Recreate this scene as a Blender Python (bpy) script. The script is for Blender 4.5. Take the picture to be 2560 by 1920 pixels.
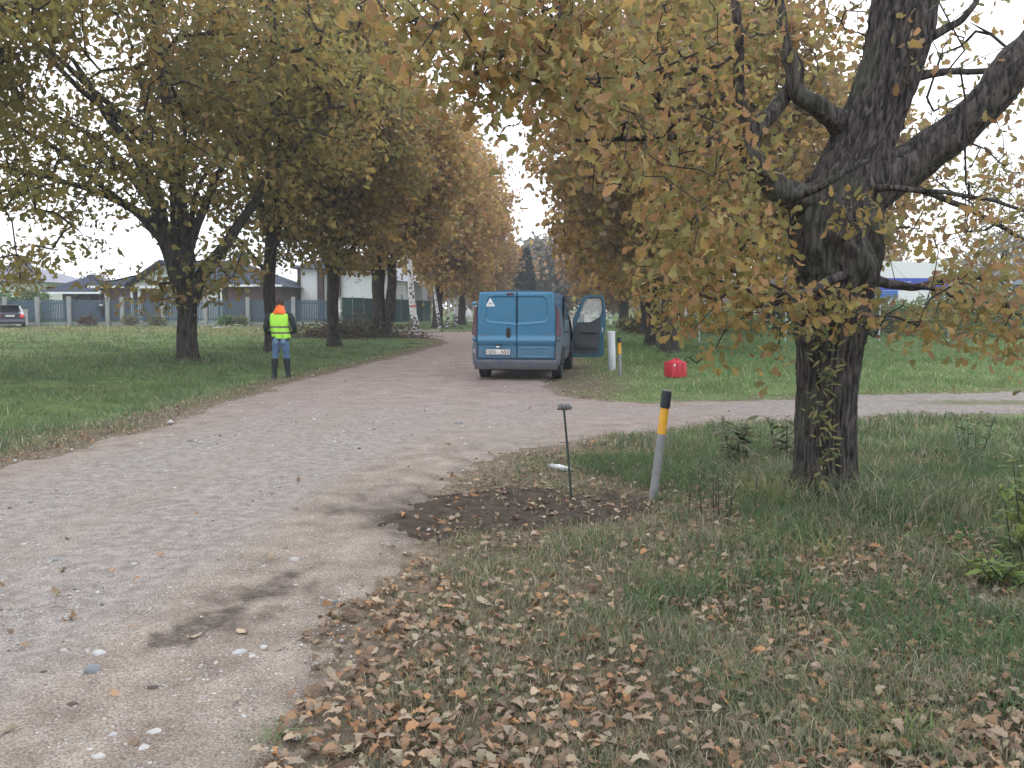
import bpy, bmesh, math, random
import numpy as np
from mathutils import Vector, Matrix
import mathutils.geometry as mg

random.seed(7); RNG = np.random.default_rng(11)
PI = math.pi
for o in list(bpy.data.objects): bpy.data.objects.remove(o)
sc = bpy.context.scene; COL = sc.collection

# ---------------------------------------------------------------- camera
CAM_H = 1.58; FPX = 2200.0; PITCH = math.atan(190/2200.0)
cd = bpy.data.cameras.new('camera'); cam = bpy.data.objects.new('camera', cd); COL.objects.link(cam)
cam.location = (0, 0, CAM_H); cam.rotation_euler = (PI/2 - PITCH, 0, 0)
cd.sensor_width = 36; cd.lens = 36*FPX/2560; cd.clip_start = .05; cd.clip_end = 6000
sc.camera = cam
# ---------------------------------------------------------------- world: bright overcast autumn sky
w = bpy.data.worlds.new('World'); sc.world = w; w.use_nodes = True
nt = w.node_tree; nt.nodes.clear()
SUN_EL = math.radians(38); SUN_AZ = math.radians(8)
out = nt.nodes.new('ShaderNodeOutputWorld'); bg = nt.nodes.new('ShaderNodeBackground')
sky = nt.nodes.new('ShaderNodeTexSky'); sky.sky_type = 'NISHITA'; sky.sun_disc = False
sky.sun_elevation = SUN_EL; sky.sun_rotation = SUN_AZ; sky.dust_density = 3; sky.air_density = 1.2
tc = nt.nodes.new('ShaderNodeTexCoord'); nz = nt.nodes.new('ShaderNodeTexNoise')
nz.inputs['Scale'].default_value = 2.2; nz.inputs['Detail'].default_value = 5
rmp = nt.nodes.new('ShaderNodeValToRGB')
rmp.color_ramp.elements[0].position = .3; rmp.color_ramp.elements[0].color = (.52, .60, .74, 1)
rmp.color_ramp.elements[1].position = .7; rmp.color_ramp.elements[1].color = (1.0, 1.0, 1.0, 1)
mul = nt.nodes.new('ShaderNodeVectorMath'); mul.operation = 'SCALE'; mul.inputs['Scale'].default_value = 15.5
mx = nt.nodes.new('ShaderNodeMix'); mx.data_type = 'RGBA'; mx.inputs[0].default_value = .82
L = nt.links.new
L(tc.outputs['Generated'], nz.inputs['Vector']); L(nz.outputs['Fac'], rmp.inputs[0]); L(rmp.outputs[0], mul.inputs[0])
L(sky.outputs[0], mx.inputs[6]); L(mul.outputs[0], mx.inputs[7]); L(mx.outputs[2], bg.inputs[0])
bg.inputs[1].default_value = .1; L(bg.outputs[0], out.inputs[0])
# ---------------------------------------------------------------- sun behind thin cloud
sd = bpy.data.lights.new('sun', 'SUN'); sun = bpy.data.objects.new('sun', sd); COL.objects.link(sun)
sd.energy = .8; sd.angle = math.radians(25); sd.color = (1, .96, .9)
sdir = Vector((math.sin(SUN_AZ)*math.cos(SUN_EL), math.cos(SUN_AZ)*math.cos(SUN_EL), math.sin(SUN_EL)))
sun.rotation_euler = (-sdir).to_track_quat('-Z', 'Y').to_euler(); sun.location = (0, 0, 30)
vs = sc.view_settings; sc.display_settings.display_device = 'sRGB'
vs.view_transform = 'Standard'; vs.look = 'None'; vs.exposure = .78; vs.gamma = 1; vs.use_curve_mapping = False
sc.cycles.max_bounces = 6; sc.cycles.transparent_max_bounces = 8; sc.cycles.use_denoising = True

# ---------------------------------------------------------------- small maths
cp, sp = math.cos(PITCH), math.sin(PITCH)
def at(px, py, z=0.0):
    "ground point seen at a picture position of the 2560 px photo"
    a = (px-1280)/FPX; b = (960-py)/FPX
    dx, dy, dz = a, cp + b*sp, -sp + b*cp
    t = (z-CAM_H)/dz
    return (dx*t, dy*t)
def pt(px, py, Y):
    a = (px-1280)/FPX; b = (960-py)/FPX
    dx, dy, dz = a, cp + b*sp, -sp + b*cp
    t = Y/dy
    return np.array((dx*t, Y, CAM_H + dz*t))
def sstep(a, b, x):
    t = np.clip((x-a)/(b-a), 0, 1); return t*t*(3-2*t)
def _h(ix, iy, s):
    n = (ix.astype(np.int64)*374761393 + iy.astype(np.int64)*668265263 + s*1274126177) & 0xffffffff
    n = ((n ^ (n >> 13))*1274126177) & 0xffffffff
    n = (n ^ (n >> 16)) & 0xffffff
    return n/float(0xffffff)
def vnoise(x, y, s=0):
    x = np.asarray(x, float); y = np.asarray(y, float)
    ix = np.floor(x); iy = np.floor(y); fx = x-ix; fy = y-iy
    fx = fx*fx*(3-2*fx); fy = fy*fy*(3-2*fy); ix = ix.astype(np.int64); iy = iy.astype(np.int64)
    a = _h(ix, iy, s); b = _h(ix+1, iy, s); c = _h(ix, iy+1, s); d = _h(ix+1, iy+1, s)
    return (a*(1-fx)+b*fx)*(1-fy) + (c*(1-fx)+d*fx)*fy
def fbm(x, y, s=0, o=4):
    x = np.asarray(x, float); y = np.asarray(y, float)
    v = 0; a = .5; t = 0
    for k in range(o):
        v = v + a*vnoise(x, y, s+k*17); t += a; a *= .5; x = x*2.03+3.1; y = y*2.03-1.7
    return v/t
def noise3(P, sc_, s=0):
    return (fbm(P[:, 0]*sc_+P[:, 2]*sc_*.6, P[:, 1]*sc_-P[:, 2]*sc_*.8, s, 3)+fbm(P[:, 2]*sc_*1.1, P[:, 0]*sc_+7, s+5, 2))/2
def polysdf(x, y, poly):
    x = np.asarray(x, float); y = np.asarray(y, float)
    d = np.full(x.shape, 1e9); ins = np.zeros(x.shape, bool); n = len(poly)
    for i in range(n):
        ax, ay = poly[i]; bx, by = poly[(i+1) % n]
        ex, ey = bx-ax, by-ay; wx, wy = x-ax, y-ay
        t = np.clip((wx*ex+wy*ey)/(ex*ex+ey*ey+1e-12), 0, 1)
        d = np.minimum(d, (wx-ex*t)**2+(wy-ey*t)**2)
        if ey != 0:
            c = ((ay > y) != (by > y)) & (x < ex*(y-ay)/ey+ax); ins ^= c
    d = np.sqrt(d); return np.where(ins, -d, d)

# ---------------------------------------------------------------- materials
def nodes(name):
    m = bpy.data.materials.new(name); m.use_nodes = True
    t = m.node_tree; b = t.nodes['Principled BSDF']; return m, t, b
def mat(name, c, rough=.7, metal=0, var=.12, scale=8, bump=0, bscale=40, spec=.4, coat=0, trans=0, dirt=None, emit=None):
    m, t, b = nodes(name); N = t.nodes.new; K = t.links.new
    tx = N('ShaderNodeTexCoord'); n = N('ShaderNodeTexNoise'); n.inputs['Scale'].default_value = scale; n.inputs['Detail'].default_value = 6
    K(tx.outputs['Object'], n.inputs['Vector'])
    r = N('ShaderNodeMapRange'); r.inputs[1].default_value = .3; r.inputs[2].default_value = .7; r.inputs[3].default_value = 1-var; r.inputs[4].default_value = 1+var
    K(n.outputs['Fac'], r.inputs[0])
    s = N('ShaderNodeVectorMath'); s.operation = 'SCALE'; s.inputs[0].default_value = c[:3]; K(r.outputs[0], s.inputs['Scale'])
    last = s.outputs[0]
    if dirt:   # dried mud splashed up from the road, ragged edge
        (dc, z0, z1, amt) = dirt
        sx = N('ShaderNodeSeparateXYZ'); K(tx.outputs['Object'], sx.inputs[0])
        n2 = N('ShaderNodeTexNoise'); n2.inputs['Scale'].default_value = 5; n2.inputs['Detail'].default_value = 8; K(tx.outputs['Object'], n2.inputs['Vector'])
        ad = N('ShaderNodeMath'); ad.operation = 'MULTIPLY_ADD'; K(n2.outputs['Fac'], ad.inputs[0]); ad.inputs[1].default_value = .9; K(sx.outputs[2], ad.inputs[2])
        mr = N('ShaderNodeMapRange'); mr.inputs[1].default_value = z0+.45; mr.inputs[2].default_value = z1+.45; mr.inputs[3].default_value = amt; mr.inputs[4].default_value = amt*.12
        K(ad.outputs[0], mr.inputs[0])
        mm = N('ShaderNodeMix'); mm.data_type = 'RGBA'; K(mr.outputs[0], mm.inputs[0]); K(last, mm.inputs[6]); mm.inputs[7].default_value = (*dc, 1)
        last = mm.outputs[2]
    K(last, b.inputs['Base Color'])
    b.inputs['Roughness'].default_value = rough; b.inputs['Metallic'].default_value = metal
    b.inputs['Specular IOR Level'].default_value = spec
    if coat: b.inputs['Coat Weight'].default_value = coat; b.inputs['Coat Roughness'].default_value = .15
    if trans: b.inputs['Transmission Weight'].default_value = trans
    if emit: b.inputs['Emission Color'].default_value = (*emit[0], 1); b.inputs['Emission Strength'].default_value = emit[1]
    if bump:
        n3 = N('ShaderNodeTexNoise'); n3.inputs['Scale'].default_value = bscale; n3.inputs['Detail'].default_value = 8; K(tx.outputs['Object'], n3.inputs['Vector'])
        bp = N('ShaderNodeBump'); bp.inputs['Strength'].default_value = bump; bp.inputs['Distance'].default_value = .01
        K(n3.outputs['Fac'], bp.inputs['Height']); K(bp.outputs[0], b.inputs['Normal'])
    return m
def leafmat(name, trans=.35, rough=.6, spec=.25):
    m, t, b = nodes(name); N = t.nodes.new; K = t.links.new
    a = N('ShaderNodeAttribute'); a.attribute_name = 'tint'
    K(a.outputs['Color'], b.inputs['Base Color']); b.inputs['Roughness'].default_value = rough; b.inputs['Specular IOR Level'].default_value = spec
    tr = N('ShaderNodeBsdfTranslucent'); K(a.outputs['Color'], tr.inputs[0])
    mxs = N('ShaderNodeMixShader'); mxs.inputs[0].default_value = trans
    K(b.outputs[0], mxs.inputs[1]); K(tr.outputs[0], mxs.inputs[2]); K(mxs.outputs[0], t.nodes['Material Output'].inputs[0])
    return m
def tintmat(name, rough=.85, spec=.2):
    m, t, b = nodes(name); a = t.nodes.new('ShaderNodeAttribute'); a.attribute_name = 'tint'
    t.links.new(a.outputs['Color'], b.inputs['Base Color']); b.inputs['Roughness'].default_value = rough; b.inputs['Specular IOR Level'].default_value = spec
    return m
def solidleaf(name, c, trans=.3, lo=.45, hi=1.2):
    m, t, b = nodes(name); N = t.nodes.new; K = t.links.new
    tx = N('ShaderNodeTexCoord'); n = N('ShaderNodeTexNoise'); n.inputs['Scale'].default_value = 25; n.inputs['Detail'].default_value = 5; K(tx.outputs['Object'], n.inputs['Vector'])
    oi = N('ShaderNodeObjectInfo'); ad = N('ShaderNodeMath'); ad.operation = 'MULTIPLY_ADD'; K(oi.outputs['Random'], ad.inputs[0]); ad.inputs[1].default_value = .8; K(n.outputs['Fac'], ad.inputs[2])
    r = N('ShaderNodeMapRange'); r.inputs[1].default_value = .3; r.inputs[2].default_value = 1.4; r.inputs[3].default_value = lo; r.inputs[4].default_value = hi; K(ad.outputs[0], r.inputs[0])
    s = N('ShaderNodeVectorMath'); s.operation = 'SCALE'; s.inputs[0].default_value = c; K(r.outputs[0], s.inputs['Scale'])
    K(s.outputs[0], b.inputs['Base Color']); b.inputs['Roughness'].default_value = .7; b.inputs['Specular IOR Level'].default_value = .25
    tr = N('ShaderNodeBsdfTranslucent'); K(s.outputs[0], tr.inputs[0])
    mxs = N('ShaderNodeMixShader'); mxs.inputs[0].default_value = trans
    K(b.outputs[0], mxs.inputs[1]); K(tr.outputs[0], mxs.inputs[2]); K(mxs.outputs[0], t.nodes['Material Output'].inputs[0])
    return m
def barkmat(name, dark, light, fine=1.0, bstr=.9):
    m, t, b = nodes(name); N = t.nodes.new; K = t.links.new
    tx = N('ShaderNodeTexCoord'); mp = N('ShaderNodeMapping'); mp.inputs['Scale'].default_value = (14*fine, 14*fine, 2.6*fine)
    K(tx.outputs['Object'], mp.inputs[0]); n = N('ShaderNodeTexNoise'); n.inputs['Scale'].default_value = 1.6; n.inputs['Detail'].default_value = 8; n.inputs['Distortion'].default_value = .6
    K(mp.outputs[0], n.inputs['Vector'])
    r = N('ShaderNodeValToRGB'); r.color_ramp.elements[0].position = .38; r.color_ramp.elements[1].position = .66
    r.color_ramp.elements[0].color = (*dark, 1); r.color_ramp.elements[1].color = (*light, 1); K(n.outputs['Fac'], r.inputs[0])
    n2 = N('ShaderNodeTexNoise'); n2.inputs['Scale'].default_value = 2.5; n2.inputs['Detail'].default_value = 5; K(tx.outputs['Object'], n2.inputs['Vector'])
    mr = N('ShaderNodeMapRange'); mr.inputs[1].default_value = .5; mr.inputs[2].default_value = .75; mr.inputs[3].default_value = 0; mr.inputs[4].default_value = .45; K(n2.outputs['Fac'], mr.inputs[0])
    mm = N('ShaderNodeMix'); mm.data_type = 'RGBA'; K(mr.outputs[0], mm.inputs[0]); K(r.outputs[0], mm.inputs[6]); mm.inputs[7].default_value = (light[0]*.8, light[1]*1.05, light[2]*.8, 1)
    K(mm.outputs[2], b.inputs['Base Color']); b.inputs['Roughness'].default_value = .95; b.inputs['Specular IOR Level'].default_value = .15
    bp = N('ShaderNodeBump'); bp.inputs['Strength'].default_value = bstr; bp.inputs['Distance'].default_value = .03; K(n.outputs['Fac'], bp.inputs['Height']); K(bp.outputs[0], b.inputs['Normal'])
    return m
def birchmat():
    m, t, b = nodes('birch_bark'); N = t.nodes.new; K = t.links.new
    tx = N('ShaderNodeTexCoord'); mp = N('ShaderNodeMapping'); mp.inputs['Scale'].default_value = (3, 3, 4.5)
    K(tx.outputs['Object'], mp.inputs[0]); n = N('ShaderNodeTexNoise'); n.inputs['Scale'].default_value = 1.5; n.inputs['Detail'].default_value = 5; K(mp.outputs[0], n.inputs['Vector'])
    sx = N('ShaderNodeSeparateXYZ'); K(tx.outputs['Object'], sx.inputs[0])
    mr = N('ShaderNodeMapRange'); mr.inputs[1].default_value = 0; mr.inputs[2].default_value = 1.6; mr.inputs[3].default_value = .14; mr.inputs[4].default_value = 0; K(sx.outputs[2], mr.inputs[0])
    ad = N('ShaderNodeMath'); K(n.outputs['Fac'], ad.inputs[0]); K(mr.outputs[0], ad.inputs[1])
    r = N('ShaderNodeValToRGB'); r.color_ramp.elements[0].position = .55; r.color_ramp.elements[1].position = .60
    r.color_ramp.elements[0].color = (.72, .71, .70, 1); r.color_ramp.elements[1].color = (.05, .045, .045, 1); K(ad.outputs[0], r.inputs[0])
    K(r.outputs[0], b.inputs['Base Color']); b.inputs['Roughness'].default_value = .8
    return m

# ---------------------------------------------------------------- mesh helpers
def mk(name, V, F, material=None, tint=None, smooth=False):
    "mesh from numpy verts and a list of face arrays (each n x k)"
    me = bpy.data.meshes.new(name); V = np.asarray(V, np.float32)
    if isinstance(F, np.ndarray): F = [F]
    F = [np.asarray(f, np.int32) for f in F if len(f)]
    me.vertices.add(len(V)); me.vertices.foreach_set('co', V.ravel())
    idx = np.concatenate([f.ravel() for f in F]) if F else np.zeros(0, np.int32)
    tot = np.concatenate([np.full(len(f), f.shape[1], np.int32) for f in F]) if F else np.zeros(0, np.int32)
    st = np.concatenate([[0], np.cumsum(tot)[:-1]]).astype(np.int32) if len(tot) else tot
    me.loops.add(len(idx)); me.loops.foreach_set('vertex_index', idx)
    me.polygons.add(len(tot)); me.polygons.foreach_set('loop_start', st); me.polygons.foreach_set('loop_total', tot)
    if smooth: me.polygons.foreach_set('use_smooth', np.ones(len(tot), bool))
    me.update(calc_edges=True)
    if tint is not None:
        a = me.color_attributes.new('tint', 'FLOAT_COLOR', 'POINT')
        c = np.ones((len(V), 4), np.float32); c[:, :3] = tint; a.data.foreach_set('color', c.ravel())
    if material: me.materials.append(material)
    return me
def fattr(me, name, vals):
    a = me.attributes.new(name, 'FLOAT', 'POINT'); a.data.foreach_set('value', np.asarray(vals, np.float32))
def tag(o, label=None, cat=None, group=None, kind=None):
    if label: o['label'] = label
    if cat: o['category'] = cat
    if group: o['group'] = group
    if kind: o['kind'] = kind
    return o
def link(name, me, parent=None, loc=None):
    o = bpy.data.objects.new(name, me); COL.objects.link(o)
    if parent: o.parent = parent
    if loc is not None: o.location = loc
    return o
def thing(name, label, cat, loc=(0, 0, 0), rz=0, group=None):
    o = bpy.data.objects.new(name, None); COL.objects.link(o); o.location = loc; o.rotation_euler = (0, 0, rz)
    o.empty_display_size = .2
    return tag(o, label, cat, group)
class MB:
    "gathers boxes, prisms and tubes; build() links them as one mesh object"
    def __init__(s): s.v = []; s.f = []
    def add(s, V, F):
        k = len(s.v); s.v += [tuple(map(float, v)) for v in V]; s.f += [tuple(int(i)+k for i in f) for f in F]; return s
    def box(s, x0, x1, y0, y1, z0, z1, bev=0):
        if not bev:
            V = [(x, y, z) for z in (z0, z1) for x, y in ((x0, y0), (x1, y0), (x1, y1), (x0, y1))]
            return s.add(V, [(3, 2, 1, 0), (4, 5, 6, 7), (0, 1, 5, 4), (1, 2, 6, 5), (2, 3, 7, 6), (3, 0, 4, 7)])
        bm = bmesh.new(); bmesh.ops.create_cube(bm, size=1)
        for v in bm.verts: v.co = Vector(((x0+x1)/2+v.co.x*(x1-x0), (y0+y1)/2+v.co.y*(y1-y0), (z0+z1)/2+v.co.z*(z1-z0)))
        bmesh.ops.bevel(bm, geom=bm.edges[:], offset=bev, segments=2, affect='EDGES', profile=.5)
        bm.verts.index_update(); s.add([v.co for v in bm.verts], [[v.index for v in f.verts] for f in bm.faces]); bm.free(); return s
    def prism(s, pts, a0, a1, axis='y'):
        "closed outline extruded along an axis"
        n = len(pts)
        def m(p, a):
            return (p[0], a, p[1]) if axis == 'y' else ((a, p[0], p[1]) if axis == 'x' else (p[0], p[1], a))
        V = [m(p, a0) for p in pts]+[m(p, a1) for p in pts]
        F = [tuple(range(n))[::-1], tuple(range(n, 2*n))]+[(i, (i+1) % n, n+(i+1) % n, n+i) for i in range(n)]
        return s.add(V, F)
    def loft(s, secs, cap=True):
        n = len(secs[0]); V = [p for q in secs for p in q]; F = []
        for k in range(len(secs)-1):
            for i in range(n): j = (i+1) % n; F.append((k*n+i, k*n+j, (k+1)*n+j, (k+1)*n+i))
        if cap: F.append(tuple(range(n))[::-1]); F.append(tuple(range((len(secs)-1)*n, len(secs)*n)))
        return s.add(V, F)
    def tube(s, pts, rads, n=8, cap=True):
        V, F = tube_np(np.asarray(pts, float), np.broadcast_to(np.asarray(rads, float), (len(pts),)), n); s.add(V, F)
        if cap:
            k = len(s.v)-len(V); s.f.append(tuple(k+i for i in range(n))[::-1]); s.f.append(tuple(k+(len(pts)-1)*n+i for i in range(n)))
        return s
    def cyl(s, c, r, h, n=20, axis='z', r2=None):
        r2 = r if r2 is None else r2; c = np.array(c, float); d = {'x': (1, 0, 0), 'y': (0, 1, 0), 'z': (0, 0, 1)}[axis]
        return s.tube([c, c+np.array(d)*h], [r, r2], n)
    def build(s, name, material, parent=None, smooth=False, loc=None, auto=None):
        me = bpy.data.meshes.new(name); me.from_pydata(s.v, [], s.f); 
        if material: me.materials.append(material)
        bm = bmesh.new(); bm.from_mesh(me); bmesh.ops.recalc_face_normals(bm, faces=bm.faces[:]); bm.to_mesh(me); bm.free()
        if smooth:
            me.polygons.foreach_set('use_smooth', np.ones(len(me.polygons), bool))
            try: me.set_sharp_from_angle(angle=math.radians(auto or 40))
            except Exception: pass
        me.update(); return link(name, me, parent, loc)
def frames(P):
    T = np.gradient(P, axis=0); T /= np.linalg.norm(T, axis=1)[:, None]+1e-9
    ref = np.array((0, 0, 1.0)) if abs(T[:, 2]).mean() < .8 else np.array((1.0, 0, 0))
    U = np.cross(T, ref); U /= np.linalg.norm(U, axis=1)[:, None]+1e-9
    W = np.cross(T, U); return T, U, W
def tube_np(P, R, n=5):
    T, U, W = frames(P); a = np.arange(n)*2*PI/n
    V = P[:, None, :] + R[:, None, None]*(np.cos(a)[None, :, None]*U[:, None, :]+np.sin(a)[None, :, None]*W[:, None, :])
    m = len(P); i = np.arange(m-1)[:, None]*n; j = np.arange(n)[None, :]; k = (j+1) % n
    F = np.stack([i+j, i+k, i+n+k, i+n+j], -1).reshape(-1, 4)
    return V.reshape(-1, 3), F
def joinnp(parts):
    Vs = []; Fs = []; k = 0
    for V, F in parts: Vs.append(V); Fs.append(F+k); k += len(V)
    return np.concatenate(Vs), np.concatenate(Fs)
def text_obj(txt, size, material, parent, M, ext=.002, name='lettering', align='CENTER', sx=1):
    c = bpy.data.curves.new(name, 'FONT'); c.body = txt; c.size = size; c.extrude = ext; c.align_x = align; c.align_y = 'CENTER'; c.resolution_u = 2
    t = bpy.data.objects.new(name, c); COL.objects.link(t)
    me = bpy.data.meshes.new_from_object(t.evaluated_get(bpy.context.evaluated_depsgraph_get())); bpy.data.objects.remove(t)
    me.name = name; me.materials.clear(); me.materials.append(material)
    o = link(name, me, parent); o.matrix_local = M @ Matrix.Diagonal((sx, 1, 1, 1)); return o

# ---------------------------------------------------------------- layout of road and track
PX = lambda L_: [at(*p) for p in L_]
RIGHT_NEAR = PX([(600, 1920), (680, 1800), (745, 1700), (830, 1600), (900, 1520), (950, 1430), (975, 1350), (1000, 1290), (1050, 1235), (1130, 1195), (1210, 1160), (1290, 1130), (1400, 1106), (1500, 1092), (1620, 1076), (1720, 1064), (1900, 1050), (2140, 1042), (2560, 1031), (3000, 1022)])
RIGHT_FAR = PX([(3000, 975), (2560, 983), (2140, 991), (2000, 998), (1700, 1008), (1600, 1010), (1480, 1004), (1400, 990), (1350, 965), (1385, 935), (1440, 880), (1475, 830), (1480, 800), (1465, 785), (1455, 778)])
LEFT = PX([(1440, 778), (1400, 786), (1300, 808), (1190, 831), (1060, 832), (990, 833)])+PX([(990, 840), (1050, 842), (1110, 848), (1125, 857), (1041, 882), (950, 903), (860, 925), (740, 956), (580, 1005), (384, 1070), (180, 1125), (0, 1177)])
ROAD = [(1.2, -14), (.4, -3), (-.35, 1.4)]+RIGHT_NEAR+RIGHT_FAR+LEFT+[(-5.4, 5), (-6.2, 0), (-7.2, -14)]
SOIL = PX([(960, 1300), (985, 1262), (1060, 1238), (1180, 1228), (1330, 1222), (1480, 1226), (1600, 1240), (1660, 1262), (1600, 1298), (1480, 1312), (1330, 1318), (1200, 1312), (1120, 1330), (1020, 1345)])
def roadsdf(x, y):
    d = polysdf(x, y, ROAD)
    return d + (fbm(np.asarray(x)*1.6, np.asarray(y)*1.6, 3)-.5)*.55 + (fbm(np.asarray(x)*7, np.asarray(y)*7, 5, 3)-.5)*.34
def soilsdf(x, y):
    return polysdf(x, y, SOIL)+(fbm(np.asarray(x)*2.2, np.asarray(y)*2.2, 33)-.5)*.9+(fbm(np.asarray(x)*9, np.asarray(y)*9, 34, 3)-.5)*.35
_ly = [-14, 0, 5, 8.6, 11.6, 18.8, 31, 44, 60, 100, 200]; _lx = [-7.2, -6.2, -5.4, -5.0, -4.7, -4.6, -3.4, -2.5, -2.0, 4, 8]
def H(x, y):
    x = np.asarray(x, float); y = np.asarray(y, float)
    d = polysdf(x, y, ROAD); g = sstep(.1, 1.6, d); r = np.hypot(x, y)
    far = np.clip(1-r/300, 0, 1)
    z = (fbm(x*.9, y*.9, 21)-.5)*.14*g*far + (fbm(x*4, y*4, 22, 2)-.5)*.035*sstep(.05, .5, d)*far
    dl = np.interp(y, _ly, _lx)-x
    z = z - .16*np.exp(-((dl-2.2)/1.2)**2)*(dl > -.5)*sstep(2, 8, y)*(1-sstep(30, 45, y))
    z = z + .30*sstep(5, 14, dl)*sstep(38, 52, y)*(1-sstep(90, 130, y)) * g
    z = z + (fbm(x*.18, y*.18, 25)-.35)*.35*g*sstep(13, 25, y)*(x > 0)*far
    return z
def Hf(x, y): return float(H(np.array([x]), np.array([y]))[0])
def gz(px, py):
    x, y = at(px, py); return (x, y, Hf(x, y))
# ================================================================ ground
def polar(r, a):
    R, A = np.meshgrid(r, a, indexing='ij'); X = R*np.sin(A); Y = R*np.cos(A); n, m = R.shape
    i = np.arange(n-1)[:, None]*m; j = np.arange(m-1)[None, :]
    F = np.stack([i+j, i+j+1, i+m+j+1, i+m+j], -1).reshape(-1, 4)
    return X.ravel(), Y.ravel(), F[:, ::-1]
def ground_mat():
    m, t, b = nodes('meadow_soil'); N = t.nodes.new; K = t.links.new
    tx = N('ShaderNodeTexCoord')
    def noise(s, d=6):
        n = N('ShaderNodeTexNoise'); n.inputs['Scale'].default_value = s; n.inputs['Detail'].default_value = d; K(tx.outputs['Object'], n.inputs['Vector']); return n.outputs['Fac']
    def ramp(f, p0, c0, p1, c1):
        r = N('ShaderNodeValToRGB'); r.color_ramp.elements[0].position = p0; r.color_ramp.elements[1].position = p1
        r.color_ramp.elements[0].color = (*c0, 1); r.color_ramp.elements[1].color = (*c1, 1); K(f, r.inputs[0]); return r.outputs[0]
    def mix(f, a_, b_):
        q = N('ShaderNodeMix'); q.data_type = 'RGBA'; K(f, q.inputs[0]); K(a_, q.inputs[6]); K(b_, q.inputs[7]); return q.outputs[2]
    brown = ramp(noise(22), .35, (.07, .055, .038), .68, (.20, .16, .11))
    green = ramp(noise(1.3, 8), .36, (.075, .125, .045), .66, (.15, .225, .085))
    straw = ramp(noise(5, 8), .3, (.10, .11, .045), .7, (.22, .20, .085))
    g2 = mix(N('ShaderNodeAttribute').outputs['Fac'], green, straw)
    t.nodes[-1]
    at_ = [n for n in t.nodes if n.type == 'ATTRIBUTE'][0]; at_.attribute_name = 'straw'
    a2 = N('ShaderNodeAttribute'); a2.attribute_name = 'lush'
    a3 = N('ShaderNodeAttribute'); a3.attribute_name = 'verge'
    K(mix(a3.outputs['Fac'], mix(a2.outputs['Fac'], brown, g2), ramp(noise(16, 9), .3, (.12, .09, .065), .7, (.26, .205, .165))), b.inputs['Base Color']); b.inputs['Roughness'].default_value = 1; b.inputs['Specular IOR Level'].default_value = .05
    bp = N('ShaderNodeBump'); bp.inputs['Strength'].default_value = .8; bp.inputs['Distance'].default_value = .03; K(noise(30, 9), bp.inputs['Height']); K(bp.outputs[0], b.inputs['Normal'])
    return m
def zones(x, y):
    "lush: how green the ground cover is; straw: how yellow"
    d = polysdf(x, y, ROAD); xl = np.interp(y, _ly, _lx); left = x < xl-.0
    n = fbm(x*.5, y*.5, 41)
    lushL = sstep(.5, 1.8, d+(n-.5))
    lushR = sstep(12.5, 15, y+(n-.5)*2)*sstep(.3, 1.4, d)*sstep(1.4, 3.6, x-.0*y)
    lushR = np.maximum(lushR, sstep(18, 24, y)*sstep(.5, 2, d))
    lushN = sstep(1.2, 3.0, x+(n-.5)*2.2)*sstep(4.6, 6.6, y+(n-.5)*2)*.85
    lush = np.where(left, lushL, np.maximum(lushR, lushN))
    straw = np.where(left, sstep(42, 52, y+(n-.5)*8)*(1-sstep(60, 64, y))*.9+.15, .25*sstep(14, 18, y)*(1-sstep(22, 26, y))+n*.2)
    straw = np.clip(straw+sstep(.58, .75, fbm(x*.35, y*.35, 77))*.4, 0, 1)
    return lush, straw
rr = np.concatenate([[.02, .3], .6*1.028**np.arange(0, 309)])
aa = np.radians(np.concatenate([np.linspace(-180, -42, 18), np.linspace(-41, 41, 230), np.linspace(42, 180, 18)]))
X, Y, F = polar(rr, aa)
Z = H(X, Y); rd = polysdf(X, Y, ROAD)
Z = Z - .0*X
me = mk('ground', np.stack([X, Y, Z], 1), F, ground_mat(), smooth=True)
lu, stw = zones(X, Y); fattr(me, 'lush', lu); fattr(me, 'straw', stw); fattr(me, 'verge', np.clip(1-sstep(-.05, .55, roadsdf(X, Y)), 0, 1)*.9)
tag(link('ground', me), kind='structure')

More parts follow.
